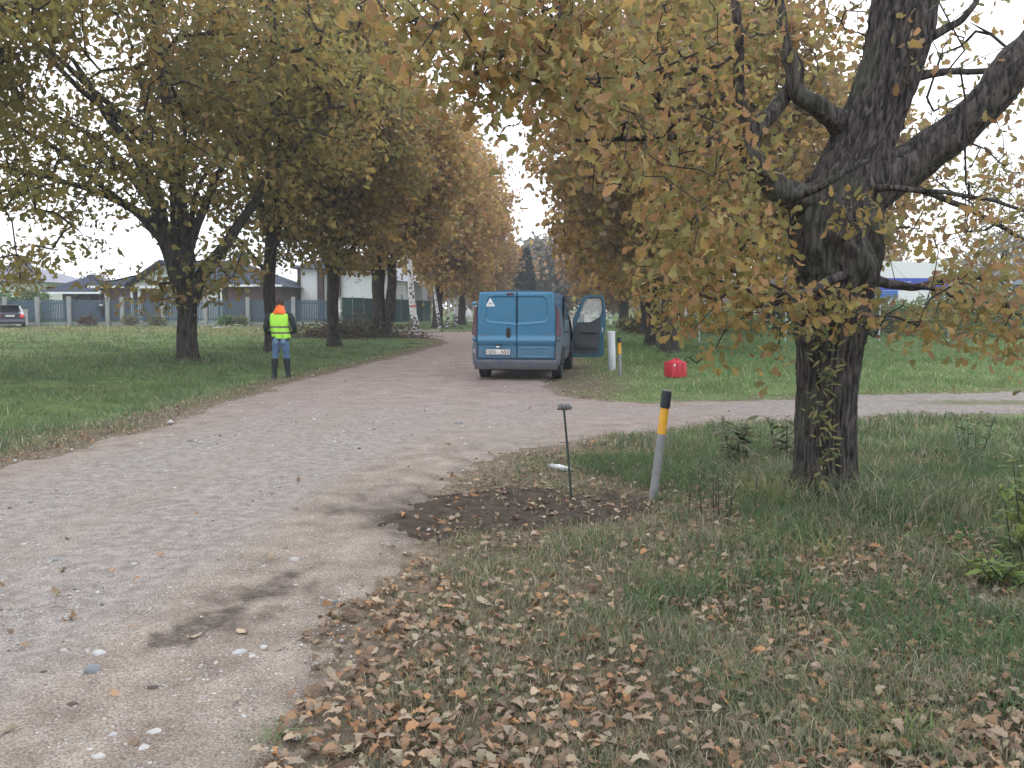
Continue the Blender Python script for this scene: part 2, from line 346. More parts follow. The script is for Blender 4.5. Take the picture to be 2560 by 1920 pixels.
def road_mat():
    m, t, b = nodes('gravel_road'); N = t.nodes.new; K = t.links.new
    tx = N('ShaderNodeTexCoord')
    def noise(s, d=6, dist=0):
        n = N('ShaderNodeTexNoise'); n.inputs['Scale'].default_value = s; n.inputs['Detail'].default_value = d; n.inputs['Distortion'].default_value = dist; K(tx.outputs['Object'], n.inputs['Vector']); return n.outputs['Fac']
    def ramp(f, *e):
        r = N('ShaderNodeValToRGB'); cr = r.color_ramp
        while len(cr.elements) < len(e): cr.elements.new(.5)
        for k, (p, c) in enumerate(e): cr.elements[k].position = p; cr.elements[k].color = (*c, 1)
        K(f, r.inputs[0]); return r.outputs[0]
    def mix(f, a_, b_, mode='MIX'):
        q = N('ShaderNodeMix'); q.data_type = 'RGBA'; q.blend_type = mode
        if isinstance(f, float): q.inputs[0].default_value = f
        else: K(f, q.inputs[0])
        K(a_, q.inputs[6]); K(b_, q.inputs[7]); return q.outputs[2]
    def attr(n_): a = N('ShaderNodeAttribute'); a.attribute_name = n_; return a.outputs['Fac']
    grey = ramp(noise(11, 10), (.3, (.185, .16, .142)), (.7, (.315, .28, .255)))
    sand = ramp(noise(3.5, 9), (.3, (.18, .145, .118)), (.72, (.325, .27, .225)))
    pink = ramp(noise(2.2, 9, .5), (.3, (.19, .145, .125)), (.72, (.33, .25, .22)))
    c = mix(attr('sandy'), grey, sand); c = mix(attr('far'), c, pink)
    # small stones pressed into the surface
    vo = N('ShaderNodeTexVoronoi'); vo.inputs['Scale'].default_value = 46; K(tx.outputs['Object'], vo.inputs['Vector'])
    dots = ramp(vo.outputs['Distance'], (.0, (1, 1, 1)), (.28, (1, 1, 1)), (.36, (0, 0, 0)))
    tone = ramp(vo.outputs['Color'], (.0, (.14, .14, .14)), (.45, (.30, .28, .27)), (.7, (.38, .36, .35)), (1, (.66, .65, .65)))
    gate = ramp(noise(9, 3), (.46, (0, 0, 0)), (.6, (.9, .9, .9)))
    c = mix(mix(1.0, dots, gate, 'MULTIPLY'), c, tone)
    v2 = N('ShaderNodeTexVoronoi'); v2.inputs['Scale'].default_value = 19; K(tx.outputs['Object'], v2.inputs['Vector'])
    d2 = ramp(v2.outputs['Distance'], (.0, (1, 1, 1)), (.17, (1, 1, 1)), (.24, (0, 0, 0))); g2_ = ramp(noise(5, 3), (.5, (0, 0, 0)), (.62, (.85, .85, .85)))
    c = mix(mix(1.0, d2, g2_, 'MULTIPLY'), c, ramp(v2.outputs['Color'], (.0, (.10, .10, .10)), (.4, (.22, .20, .19)), (.75, (.30, .28, .27)), (1, (.58, .57, .56))))
    fine = ramp(noise(120, 4), (.35, (.55, .55, .55)), (.65, (1.35, 1.35, 1.35))); c = mix(1.0, c, fine, 'MULTIPLY')
    dark = ramp(noise(40, 8), (.3, (.035, .028, .022)), (.75, (.11, .085, .07)))
    sm = N('ShaderNodeMath'); sm.operation = 'MULTIPLY'; sm.use_clamp = True; K(attr('stain'), sm.inputs[0]); K(ramp(noise(18, 10), (.34, (.6, .6, .6)), (.56, (1.15, 1.15, 1.15))), sm.inputs[1])
    c = mix(sm.outputs[0], c, dark)
    gr = ramp(noise(14, 8), (.3, (.07, .085, .04)), (.7, (.2, .19, .11)))
    c = mix(attr('strip'), c, gr)
    K(c, b.inputs['Base Color']); b.inputs['Roughness'].default_value = .95; b.inputs['Specular IOR Level'].default_value = .12
    s = N('ShaderNodeMath'); s.operation = 'MULTIPLY_ADD'; K(dots, s.inputs[0]); s.inputs[1].default_value = .35; K(noise(60, 9), s.inputs[2])
    bp = N('ShaderNodeBump'); bp.inputs['Strength'].default_value = .6; bp.inputs['Distance'].default_value = .012; K(s.outputs[0], bp.inputs['Height']); K(bp.outputs[0], b.inputs['Normal'])
    return m
def sheet(name, r, a, sdf, lift, material, attrs, depth=.09, rough=None):
    X, Y, F = polar(r, a); d = sdf(X, Y)
    keep = (d[F] < .35).all(1); F = F[keep]; used = np.unique(F); rem = np.zeros(len(X), int)-1; rem[used] = np.arange(len(used)); F = rem[F]
    X, Y, d = X[used], Y[used], d[used]
    z = H(X, Y)+np.clip(-d*.22, -depth, lift)
    if rough is not None: z = z+rough(X, Y, d)
    me = mk(name, np.stack([X, Y, z], 1), F, material, smooth=True)
    for k, f in attrs.items(): fattr(me, k, f(X, Y, d))
    o = link(name, me); tag(o, kind='structure'); return o
sA = at(420, 1622); sB = at(745, 1452)
def stain(x, y, d):
    ex, ey = sB[0]-sA[0], sB[1]-sA[1]; t = ((x-sA[0])*ex+(y-sA[1])*ey)/(ex*ex+ey*ey); tc_ = np.clip(t, 0, 1)
    q = np.hypot(x-sA[0]-ex*tc_, y-sA[1]-ey*tc_); wd = .09+.07*np.sin(tc_*PI)
    n = fbm(x*9, y*9, 61, 5); s1 = (1-sstep(wd*.3, wd*1.6, q+(n-.5)*.5))*(.55+.5*n)
    # darkened earth beside the bare patch
    ds = soilsdf(x, y); s2 = (1-sstep(-.1, .45, ds+(n-.5)*.4))*.75
    return np.clip(np.maximum(s1, s2), 0, .93)
rdl = lambda x, y: np.interp(y, _ly, _lx)
def sandy(x, y, d):
    e = -polysdf(x, y, ROAD); n = fbm(x*.9, y*.9, 51); u = x-rdl(x, y)
    bands = .55*np.sin((u+n*.35)*3.4)
    return (1-.8*sstep(2.5, 5, x))*np.clip(1-sstep(.25, 1.5, e+(n-.5)*1.4)+bands*.6+sstep(3.2, 3.9, u)*.4*(y < 9), 0, 1)
def rut(x, y, d):
    u = x-rdl(x, y); e = sstep(.2, .8, -d)
    return ((fbm(x*2.5, y*2.1, 71)-.5)*.008-.01*np.exp(-((u-1.3)/.3)**2)-.01*np.exp(-((u-3.1)/.3)**2))*e
sheet('road', 1.2*1.0125**np.arange(0, 395), np.radians(np.linspace(-42, 42, 330)), roadsdf, .03, road_mat(),
      dict(sandy=sandy, stain=stain, far=lambda x, y, d: sstep(9, 17, y+(fbm(x*.6, y*.6, 9)-.5)*4)*.8*(1-.95*sstep(2, 5, x)),
           strip=lambda x, y, d: sstep(.35, .75, (x-5.2)/3)*(1-sstep(.25, .5, np.abs(y-14.4+(fbm(x*2, y*2, 8)-.5)*.5)))), rough=rut)
soilm = mat('bare_dark_soil', (.060, .046, .036), 1, var=.45, scale=9, bump=1, bscale=55, spec=.1)
sheet('soil_patch', 5.2*1.012**np.arange(0, 60), np.radians(np.linspace(-12, 14, 110)), soilsdf, .012, soilm, {}, depth=.06,
      rough=lambda x, y, d: (fbm(x*9, y*9, 81)-.5)*.03*sstep(0, .2, -d)+.006)

# ================================================================ grass
def inview(n, r0, r1, half, seed):
    g = np.random.default_rng(seed); r = np.exp(g.uniform(math.log(r0), math.log(r1), n)); a = g.uniform(-half, half, n)
    return r*np.sin(a), r*np.cos(a), g
TRUNK_SPOTS = []
def blades(x, y, h, wd, col, g, seg3=True, lean=.5):
    n = len(x); z = H(x, y)-.005; a = g.uniform(0, 2*PI, n); b_ = g.uniform(0, 2*PI, n)
    sx, sy = np.cos(a)*wd/2, np.sin(a)*wd/2; ln = h*lean*g.uniform(.2, 1.4, n); lx, ly = np.cos(b_)*ln, np.sin(b_)*ln
    B = np.stack([x, y, z], 1)
    l = B+np.stack([-sx, -sy, 0*x], 1); r_ = B+np.stack([sx, sy, 0*x], 1)
    T = B+np.stack([lx, ly, h*g.uniform(.6, 1, n)], 1)
    if seg3:
        M = B+np.stack([lx*.35, ly*.35, h*.6], 1); ml = M+np.stack([-sx, -sy, 0*x], 1)*.8; mr = M+np.stack([sx, sy, 0*x], 1)*.8
        V = np.stack([l, r_, mr, ml, T], 1).reshape(-1, 3); k = np.arange(n)[:, None]*5
        F = [k+np.array([[0, 1, 2, 3]]), k+np.array([[3, 2, 4]])]; m_ = 5
    else:
        V = np.stack([l, r_, T], 1).reshape(-1, 3); k = np.arange(n)[:, None]*3; F = [k+np.array([[0, 1, 2]])]; m_ = 3
    return V, F, np.repeat(col, m_, 0)
GREENS = np.array([(.12, .18, .07), (.15, .20, .085), (.10, .155, .075), (.17, .20, .10), (.135, .18, .115)])
DRYS = np.array([(.34, .30, .19), (.28, .25, .16), (.25, .23, .16), (.40, .36, .25), (.20, .175, .12)])
def gcol(x, y, g, greenness):
    n = len(x); c = GREENS[g.integers(0, 5, n)].copy(); dry = g.uniform(0, 1, n) > greenness
    c[dry] = DRYS[g.integers(0, 5, dry.sum())]; return c*g.uniform(.75, 1.3, n)[:, None]
grassm = leafmat('grass_blades', .3, .7)
x, y, g = inview(260000, 2.1, 14, math.radians(38), 101)
d = roadsdf(x, y); ds = soilsdf(x, y); lu, stw = zones(x, y); cl = fbm(x*2.3, y*2.3, 121, 3); cl2 = fbm(x*.7, y*.7, 122, 3)
trd = sstep(.35, .75, (x-5.2)/3)*(np.abs(y-14.4) < .42)
keep = ((d > -.02) | (trd > .5)) & ((ds > .03) | (g.uniform(0, 1, len(x)) < .06+.25*sstep(-.25, .03, ds))) & (g.uniform(0, 1, len(x)) < (.3+.55*sstep(.36, .6, cl))*sstep(-.1, .5, d+.1*cl)+trd)
keep |= (d > -.05) & (d < .1) & (g.uniform(0, 1, len(x)) < .05)
x, y, lu, stw, cl, cl2, d = x[keep], y[keep], lu[keep], stw[keep], cl[keep], cl2[keep], d[keep]
lushfar = lu*sstep(4.5, 7, y)
h = (.035+.05*cl)*(1+1.4*lushfar)*(1+.5*sstep(.55, .7, cl2))*g.uniform(.6, 1.35, len(x)); h *= .4+.6*sstep(0, .6, d)
h *= 1+.9*np.exp(-((x-2.62)**2+(y-6.9)**2)/.9)*(lu*.6+.5)
r = np.hypot(x, y); wd = np.clip(.0038*(r/4), .0033, .02)*g.uniform(.7, 1.4, len(x))
grn = .26+.22*sstep(.5, .65, cl2)+.5*lu-.25*stw
gx = np.random.default_rng(401); xe = gx.uniform(.6, 5.2, 60000); ye = gx.uniform(3.2, 9.2, 60000); pe = fbm(xe*1.5, ye*1.5, 402, 3); ke = (gx.uniform(0, 1, 60000) < sstep(.50, .66, pe+.05*(xe-1.5)-.10*np.clip(4.6-ye, 0, 1)+.04)) & (roadsdf(xe, ye) > .4) & (soilsdf(xe, ye) > .2); xe, ye = xe[ke], ye[ke]
dk = np.array([(.085, .155, .06), (.11, .185, .07), (.075, .135, .065), (.16, .19, .08), (.24, .22, .14)])[gx.choice(5, len(xe), p=[.3, .27, .2, .13, .1])]*gx.uniform(.8, 1.25, len(xe))[:, None]
A0 = blades(xe, ye, gx.uniform(.07, .19, len(xe)), gx.uniform(.003, .007, len(xe)), dk, gx, True, 1.1)
A1 = blades(x, y, h, wd, gcol(x, y, g, grn), g, True, .75)
x, y, g = inview(200000, 14, 75, math.radians(37), 102)
d = roadsdf(x, y); lu, stw = zones(x, y); cl = fbm(x*1.1, y*1.1, 131, 3); cl2 = fbm(x*.35, y*.35, 132, 3)
trd = (x > 6.3) & (np.abs(y-14.4+(fbm(x*2, y*2, 8)-.5)*.5) < .42)
keep = ((d > .0) | trd) & (g.uniform(0, 1, len(x)) < .3+.7*sstep(.35, .6, cl)) & (g.uniform(0, 1, len(x)) < sstep(-.1, .7, d)+.1+.6*trd)
x, y, lu, stw, cl, cl2, d = x[keep], y[keep], lu[keep], stw[keep], cl[keep], cl2[keep], d[keep]
r = np.hypot(x, y); h = (.05+.13*cl*lu+.08*sstep(.5, .7, cl2))*g.uniform(.5, 1.4, len(x))*(.35+.65*sstep(.1, 1.6, d)); wd = .0009*r*g.uniform(.6, 1.5, len(x))
col = gcol(x, y, g, .35+.6*lu-.45*stw); xr = x > 0
col = col*np.where(xr[:, None], np.array([(1.08, 1.30, 1.0)]), np.array([(1.0, 1.06, .98)]))*(.68+.66*fbm(x*.8, y*.8, 135, 3))[:, None]
A2 = blades(x, y, h, wd, col, g, False, .8)
k0_ = len(A0[0]); k = k0_+len(A1[0])
V = np.concatenate([A0[0], A1[0], A2[0]]); F = A0[1]+[f+k0_ for f in A1[1]]+[A2[1][0]+k]
me = mk('grass', V, F, grassm, np.concatenate([A0[2], A1[2], A2[2]]))
tag(link('grass', me), 'mixed green and dry grass covering the verges and meadows beside the road', 'grass', kind='stuff')

# long arching grass tufts at the foot of the near oak and the right edge
def tuft_blades(cx, cy, n, L_, spread, col, g, wd=.006):
    out_ = []
    for i in range(n):
        a = g.uniform(0, 2*PI); r0 = abs(g.normal(0, spread)); bx, by = cx+math.cos(a)*r0, cy+math.sin(a)*r0
        l = L_*g.uniform(.5, 1.2); b_ = a+g.normal(0, .7); t = np.linspace(0, 1, 6)
        up = l*(t*.85-t**2.3*.55*g.uniform(.6, 1.4)); ou = l*.75*t**1.6
        P = np.stack([bx+math.cos(b_)*ou, by+math.sin(b_)*ou, Hf(bx, by)+np.maximum(up, .012)], 1)
        w_ = wd*(1-t*.9)*g.uniform(.7, 1.3); s = np.stack([-math.sin(b_)*w_/2, math.cos(b_)*w_/2, 0*t], 1)
        V = np.stack([P-s, P+s], 1).reshape(-1, 3); k = np.arange(5)[:, None]*2; out_.append((V, k+np.array([[0, 1, 3, 2]])))
    V, F = joinnp(out_); return V, F, np.tile(np.array(col)*1.0, (len(V), 1))*np.repeat(g.uniform(.75, 1.3, len(V)//12), 12)[:, None]
g = np.random.default_rng(55)
def tuft(px, py, n, L_, spread, col, label, wd=.006):
    cx, cy = at(px, py); V, F, c = tuft_blades(cx, cy, n, L_, spread, col, g, wd)
    tag(link('grass_tuft', mk('grass_tuft', V, F, grassm, c)), label, 'grass tuft', 'long grass tufts by the near oak')
for a in [(1930, 1262, 90, .5, .16, (.22, .24, .07), 'yellowish arching grass tuft left of the near oak trunk'),
          (2090, 1268, 70, .35, .2, (.10, .15, .05), 'green grass tuft against the foot of the near oak trunk'),
          (2290, 1245, 160, .34, .28, (.06, .12, .045), 'dark green lush grass clump right of the near oak trunk'),
          (2070, 1400, 60, .42, .18, (.19, .22, .08), 'thin arching pale grass tuft in front of the near oak'),
          (2400, 1330, 150, .3, .3, (.055, .115, .04), 'low dark green grass clump near the right edge'),
          (2490, 1190, 120, .3, .25, (.07, .14, .06), 'bluish green grass clump beyond the near oak at right'),
          (2260, 1870, 70, .2, .09, (.16, .22, .07), 'bright green grass tuft among leaves at the bottom right'),
          (1240, 1760, 40, .13, .07, (.12, .17, .07), 'small green grass tuft among leaves at the bottom middle'),
          (690, 1850, 60, .12, .09, (.17, .24, .10), 'pale green grass tuft at the road edge at the bottom left')]:
    tuft(*a)
# ================================================================ leaves and litter
def leaf_tpl(st=7, curl=0.0, fold=.0, mid=False, seed=0, wid=.36):
    "lobed oak leaf, base at origin, length 1 along +x, lying in the xy plane"
    g = np.random.default_rng(seed); t = np.linspace(0, 1, st)
    t = np.array([0, .12, .24, .33, .46, .56, .69, .79, .90, 1.0]); st = len(t)
    w_ = np.array([.015, .07, .17, .115, .26, .17, .31, .21, .22, .05])
    zc = curl*(t-.5)**2*2-curl*.5
    wl = w_*g.uniform(.85, 1.15, st); wr = w_*g.uniform(.85, 1.15, st); off = g.normal(0, .055, st)*(1 if mid else .6)
    Lp = np.stack([t+.05*np.sin(t*9), wl, zc+fold*wl+off], 1); Rp = np.stack([t, -wr, zc+fold*wr-off], 1)
    if mid:
        M_ = np.stack([t, 0*t, zc], 1); V = np.concatenate([Lp, M_, Rp]); F = []
        for i in range(st-1):
            F += [(i, i+st, i+1+st, i+1), (i+st, i+2*st, i+1+2*st, i+1+st)]
    else:
        V = np.concatenate([Lp, Rp]); F = [(i, i+st, i+1+st, i+1) for i in range(st-1)]
    return V, np.array(F)[:, ::-1]
LEAF_FAR = (np.array([(0, 0, 0), (.3, .34, .05), (.3, -.34, .03), (.75, .3, -.04), (.75, -.3, .04), (1, 0, -.02)]), np.array([(0, 2, 1, 1), (1, 2, 4, 3), (3, 4, 5, 5)]))
LEAF_MID = (np.array([(0, .06, 0), (.38, .13, .03), (.66, .33, .05), (1, .06, -.05), (0, -.06, 0), (.34, -.12, .02), (.70, -.32, .04), (1, -.08, -.05)]), np.array([(i, i+4, i+5, i+1) for i in range(3)])[:, ::-1])
def spread_leaves(tpl, P, D, Nn, size):
    V, F = tpl; D = D/np.linalg.norm(D, axis=1)[:, None]; Nn = Nn-D*(Nn*D).sum(1)[:, None]; Nn = Nn/(np.linalg.norm(Nn, axis=1)[:, None]+1e-9)
    S = np.cross(Nn, D)
    W = P[:, None]+size[:, None, None]*(V[None, :, 0, None]*D[:, None]+V[None, :, 1, None]*S[:, None]+V[None, :, 2, None]*Nn[:, None])
    return W.reshape(-1, 3), len(V), F
def leaf_mesh(name, tpl, P, D, Nn, size, col, material):
    if tpl is LEAF_FAR:
        V0, _ = tpl; W, k, _ = spread_leaves(tpl, P, D, Nn, size); o = np.arange(len(P))[:, None]*k
        F = [np.concatenate([o+np.array([[0, 2, 1]]), o+np.array([[3, 4, 5]])]), o+np.array([[1, 2, 4, 3]])]
    else:
        W, k, f = spread_leaves(tpl, P, D, Nn, size); F = [(np.arange(len(P))[:, None, None]*k+f[None]).reshape(-1, 4)]
    return mk(name, W, F, material, np.repeat(col, k, 0))
leafm = leafmat('oak_foliage', .5, .55); litterm = leafmat('dry_leaf_litter', .12, .75)
LIT = np.array([(.36, .24, .15), (.38, .28, .19), (.42, .34, .25), (.28, .18, .11), (.25, .195, .14), (.36, .31, .24), (.40, .23, .12), (.20, .14, .10), (.33, .30, .21), (.30, .23, .165), (.23, .18, .13)])
def litter_density(x, y, g):
    d = roadsdf(x, y); ds = soilsdf(x, y); xl = np.interp(y, _ly, _lx)
    p = np.where(x > xl+2, np.clip(.9-.062*y, .14, .8), .10)
    edge = np.exp(-((d-.45)/.5)**2)
    p = np.where(x < xl, .05+.5*edge, p); p = np.maximum(p, .55*edge*(y > 9))
    p = p*np.where(d < 0, .025, 1)*np.where(ds < 0, .8, 1)*(1+.8*np.exp(-((x-.1)/.8)**2-((y-8.0)/.9)**2))*(.82+.75*(x > .9)*(y < 6))*(.75+.45*sstep(.4, .62, fbm(x*1.3, y*1.3, 141, 3)))
    p = p*np.where((y > 17) & (x > 0), .12, 1)
    return p
x, y, g = inview(44000, 2.3, 40, math.radians(37), 103)
keep = g.uniform(0, 1, len(x)) < litter_density(x, y, g)*1.05; x, y = x[keep], y[keep]
o_ = np.argsort(np.hypot(x, y)); x, y = x[o_], y[o_]; NI = 300
LIT = LIT*np.array((1.08, 1.0, .94))
lc = LIT[g.integers(0, len(LIT), len(x))]*g.uniform(.55, 1.05, len(x))[:, None]
sz = g.uniform(.03, .078, len(x))*np.where(np.hypot(x, y) > 9, 1.15, 1)
nrm = np.stack([g.normal(0, .36, len(x)), g.normal(0, .36, len(x)), np.ones(len(x))], 1); az = g.uniform(0, 2*PI, len(x))
dr = np.stack([np.cos(az), np.sin(az), g.normal(0, .15, len(x))], 1)
rsd = roadsdf(x, y); z = H(x, y)+g.uniform(.008, .04, len(x))+np.where(rsd < 0, .022, .0)
P = np.stack([x, y, z], 1); parts = []
cur = [leaf_tpl(9, c, f, True, s) for s, (c, f) in enumerate([(.5, .25), (-.6, .3), (.9, -.2), (.2, .5), (-.3, -.3), (1.1, .4)])]
rest = np.arange(NI, len(x)); which = g.integers(0, 4, len(rest)); Vs = []; Fs = []; Cs = []; k0 = 0
for q in range(4):
    i = rest[which == q]; t_ = leaf_tpl(7, [.4, -.5, .8, -.2][q], [.2, .3, -.2, .4][q], False, q)
    W, k, f = spread_leaves(t_, P[i], dr[i], nrm[i], sz[i]); Vs.append(W); Fs.append((np.arange(len(i))[:, None, None]*k+f[None]).reshape(-1, 4)+k0); k0 += len(W); Cs.append(np.repeat(lc[i], k, 0))
tag(link('leaf_litter', mk('leaf_litter', np.concatenate(Vs), np.concatenate(Fs), litterm, np.concatenate(Cs))), 'smaller dry brown oak leaves scattered over grass and road edges', 'fallen leaves', kind='stuff')
leafkinds = []
for q, (c, nm) in enumerate([((.37, .26, .17), 'tan'), ((.43, .35, .26), 'pale beige'), ((.30, .17, .10), 'rusty brown'), ((.22, .16, .11), 'dark brown'), ((.32, .30, .21), 'greenish beige'), ((.40, .235, .125), 'orange brown')]):
    m_ = solidleaf('fallen_leaf_'+nm.replace(' ', '_'), c, .1)
    leafkinds.append((nm, [mk('fallen_leaf', *cur[(q+s) % 6], m_, smooth=True) for s in range(3)]))
for i in range(NI):
    nm, ms = leafkinds[g.integers(0, 6)]
    o = link('fallen_leaf', ms[g.integers(0, 3)]); n_ = Vector(nrm[i]).normalized(); d_ = Vector(dr[i]); d_ = (d_-n_*d_.dot(n_)).normalized(); s_ = n_.cross(d_)
    M = Matrix((d_, s_, n_)).transposed().to_4x4(); M.translation = Vector(P[i])+Vector((0, 0, .008)); o.matrix_world = M @ Matrix.Scale(float(sz[i])*1.05, 4)
    tag(o, nm+' fallen oak leaf lying on the near ground among others like it', 'leaf', 'fallen oak leaves on the near verge, '+nm)

# ================================================================ stones
def rock(seed, sub=1, flat=.6):
    g_ = np.random.default_rng(seed); bm = bmesh.new(); bmesh.ops.create_icosphere(bm, subdivisions=sub, radius=1)
    V = np.array([v.co for v in bm.verts]); F = np.array([[v.index for v in f.verts] for f in bm.faces]); bm.free()
    V = V*g_.uniform(.72, 1.15, (len(V), 1))*np.array((1, g_.uniform(.6, .95), flat*g_.uniform(.6, 1.1))); return V, F
stonem = tintmat('gravel_stone', .85, .3)
x, y, g = inview(26000, 2.4, 34, math.radians(37), 104)
d = roadsdf(x, y); u = x-rdl(x, y); cl = fbm(x*1.4, y*.8, 151, 3)
keep = (d < .12) & (g.uniform(0, 1, len(x)) < .15+.85*sstep(.42, .6, cl)); x, y = x[keep], y[keep]
n = len(x); s_ = np.exp(g.normal(math.log(.0055), .5, n))*np.clip(np.hypot(x, y)/5, 1, 2.2); z = H(x, y)+.022+s_*.1
tone = np.array([(.42, .40, .39), (.30, .28, .27), (.44, .42, .40), (.20, .19, .18), (.38, .33, .29), (.52, .50, .48), (.13, .12, .12)])[g.choice(7, n, p=[.25, .2, .17, .12, .14, .07, .05])]*g.uniform(.8, 1.15, n)[:, None]
Vr, Fr = rock(3); ca = g.uniform(0, 2*PI, n); cs, sn = np.cos(ca), np.sin(ca)
oct_v = np.array([(1, 0, 0), (0, .8, 0), (-.9, .1, 0), (0, -.75, .1), (.1, 0, .6), (0, 0, -.5)]); oct_f = np.array([(0, 1, 4), (1, 2, 4), (2, 3, 4), (3, 0, 4), (1, 0, 5), (2, 1, 5), (3, 2, 5), (0, 3, 5)])
def scat(Vt, Ft, x, y, z, s_, cs, sn, col):
    n = len(x); k = len(Vt); W = np.empty((n, k, 3))
    W[..., 0] = x[:, None]+s_[:, None]*(Vt[None, :, 0]*cs[:, None]-Vt[None, :, 1]*sn[:, None]); W[..., 1] = y[:, None]+s_[:, None]*(Vt[None, :, 0]*sn[:, None]+Vt[None, :, 1]*cs[:, None]); W[..., 2] = z[:, None]+s_[:, None]*Vt[None, :, 2]
    return W.reshape(-1, 3), (np.arange(n)[:, None, None]*k+Ft[None]).reshape(-1, Ft.shape[1]), np.repeat(col, k, 0)
W, F, c = scat(oct_v, oct_f, x, y, z, s_, cs, sn, tone)
tag(link('gravel', mk('gravel', W, F, stonem, c)), 'loose small gravel stones over the unpaved road', 'gravel', kind='stuff')
# bigger stones, one by one (photo position, radius m, tone)
ston = [(248, 1648, .035, 1, 'rounded grey stone left of the dark oily stain'), (232, 1690, .05, 3, 'flat slate blue stone at the lower left of the road'), (598, 1646, .04, 1, 'flat grey stone below the dark oily stain'), (632, 1656, .025, 2, 'rounded whitish stone below the dark oily stain'),
        (388, 1848, .03, 2, 'oval white stone near the bottom left of the road'), (160, 1641, .026, 2, 'small whitish stone left of the slate stone'), (220, 1640, .022, 1, 'small pale stone left of the oily stain'), (736, 1412, .045, 0, 'grey buff stone beyond the oily stain'),
        (140, 1412, .032, 3, 'blue grey stone in the left road middle'), (335, 1420, .02, 2, 'white pebble in the road middle'), (350, 1220, .018, 2, 'white pebble in the far left road'), (248, 1911, .03, 2, 'angular white stone at the very bottom left'),
        (500, 1772, .022, 4, 'buff pebble below the oily stain'), (440, 1756, .018, 2, 'small oval white pebble at the lower road'), (540, 1672, .024, 1, 'pale grey stone by the road edge below the stain'), (660, 1630, .022, 2, 'white stone at the sandy road edge'),
        (838, 1513, .02, 3, 'bluish pebble on the sandy road edge'), (740, 1475, .02, 2, 'angular white pebble right of the oily stain'), (425, 1480, .02, 2, 'white angular pebble above the oily stain'), (820, 1283, .02, 2, 'small white stone in the right road middle'),
        (180, 1778, .03, 5, 'dark clod of soil on the lower left road'), (110, 1696, .022, 5, 'small dark clod by the slate stone'), (385, 1736, .03, 5, 'dark brown clod on the sandy road part'), (490, 1826, .02, 4, 'brown pebble at the road bottom'),
        (285, 1855, .024, 1, 'grey angular stone at the road bottom left'), (360, 1888, .028, 2, 'pale oval stone at the very bottom of the road'), (225, 1892, .02, 1, 'small grey stone at the very bottom left'), (610, 1808, .024, 1, 'grey stone by the bottom grass edge'),
        (470, 1715, .022, 0, 'rounded grey pebble below the stain'), (90, 1300, .02, 2, 'pale pebble at the left road side'), (60, 1370, .024, 1, 'grey stone at the left frame edge of the road'), (455, 1668, .02, 4, 'buff pebble beside the stain end')]
tones = [(.36, .34, .32), (.42, .41, .41), (.43, .41, .385), (.17, .19, .20), (.40, .33, .27), (.07, .055, .045)]
smats = [mat('stone_tone', t_, .85, var=.2, scale=30, bump=.5, bscale=80) for t_ in tones]
for i, (px, py, r_, tn, lb) in enumerate(ston):
    V, F = rock(200+i, 2, .55); me = mk('stone', V*r_, F, smats[tn], smooth=True); q = at(px, py); o = link('stone', me, None, (q[0], q[1], Hf(*q)+.02+r_*.12)); o.rotation_euler = (0, 0, i*1.7)
    tag(o, lb, 'stone', 'larger stones on the gravel road')
# pale rubble lumps by the fence and stones at the track edge
for i, (px, py, r_, lb) in enumerate([(385, 824, .12, 'pale rubble lump by the slatted fence, left'), (415, 824, .1, 'pale rubble lump left of the big left oak'), (528, 828, .14, 'pale rubble lump right of the big left oak'), (545, 836, .2, 'long pale rubble slab right of the big left oak'), (565, 835, .13, 'small pale rubble lump right of the slab'), (592, 828, .12, 'pale rubble lump by the fence near the person'), (572, 822, .09, 'little pale rubble lump against the fence plinth')]):
    V, F = rock(300+i, 2, .3); q = gz(px, py); o = link('rubble', mk('rubble', V*r_*np.array((1.8, 1, 1)), F, smats[2], smooth=True), None, (q[0], q[1], q[2]+.12)); tag(o, lb, 'rubble', 'pale rubble by the fence')

# fallen sticks
def stick(px0, py0, px1, py1, r_, label, m_, up=.02, twigs=0, name='stick'):
    a, b_ = np.array(gz(px0, py0)), np.array(gz(px1, py1)); t = np.linspace(0, 1, 9)[:, None]; P = a+(b_-a)*t; g_ = np.random.default_rng(int(px0)); L_ = np.linalg.norm(b_-a)
    P[:, 2] += up; P += g_.normal(0, L_*.012, P.shape)*np.sin(t*PI)
    parts = [tube_np(P, r_*np.linspace(1, .4, 9), 6)]
    for k in range(twigs):
        i = g_.integers(2, 8); dv = g_.normal(0, 1, 3); dv[2] = abs(dv[2])*.7; dv = dv/np.linalg.norm(dv)*L_*g_.uniform(.12, .25)
        parts.append(tube_np(P[i]+dv*np.linspace(0, 1, 4)[:, None], r_*.4*np.linspace(1, .3, 4), 4))
    V, F = joinnp(parts); return tag(link(name, mk(name, V, F, m_, smooth=True)), label, name, 'fallen sticks')
drym = mat('dead_wood', (.30, .25, .19), .9, var=.25, bump=.4); darkwood = mat('dark_twig', (.07, .06, .05), .9, var=.2)
for a in [(1195, 1455, 1300, 1490, .008, 'dry pale stick lying in the grass at bottom middle', drym), (2310, 1565, 2420, 1590, .01, 'pale dry stick lying at right among leaves', drym), (2525, 1890, 2590, 1935, .016, 'thick pale stick at the bottom right corner', drym),
          (2180, 1790, 2200, 1910, .006, 'thin dry twig lying at the bottom right', drym), (1700, 1790, 1810, 1785, .004, 'thin straight twig on leaves at bottom right of the middle', drym), (690, 1640, 760, 1600, .006, 'thin curved twig on the sandy road edge', drym)]:
    stick(*a)
stick(2345, 838, 2450, 925, .03, 'crooked dark bare branch lying on the meadow behind the track', darkwood, .25, 6, 'dead_branch')
stick(960, 800, 1040, 870, .05, 'long dark branch sticking out of the brush pile', darkwood, .2, 3, 'dead_branch')
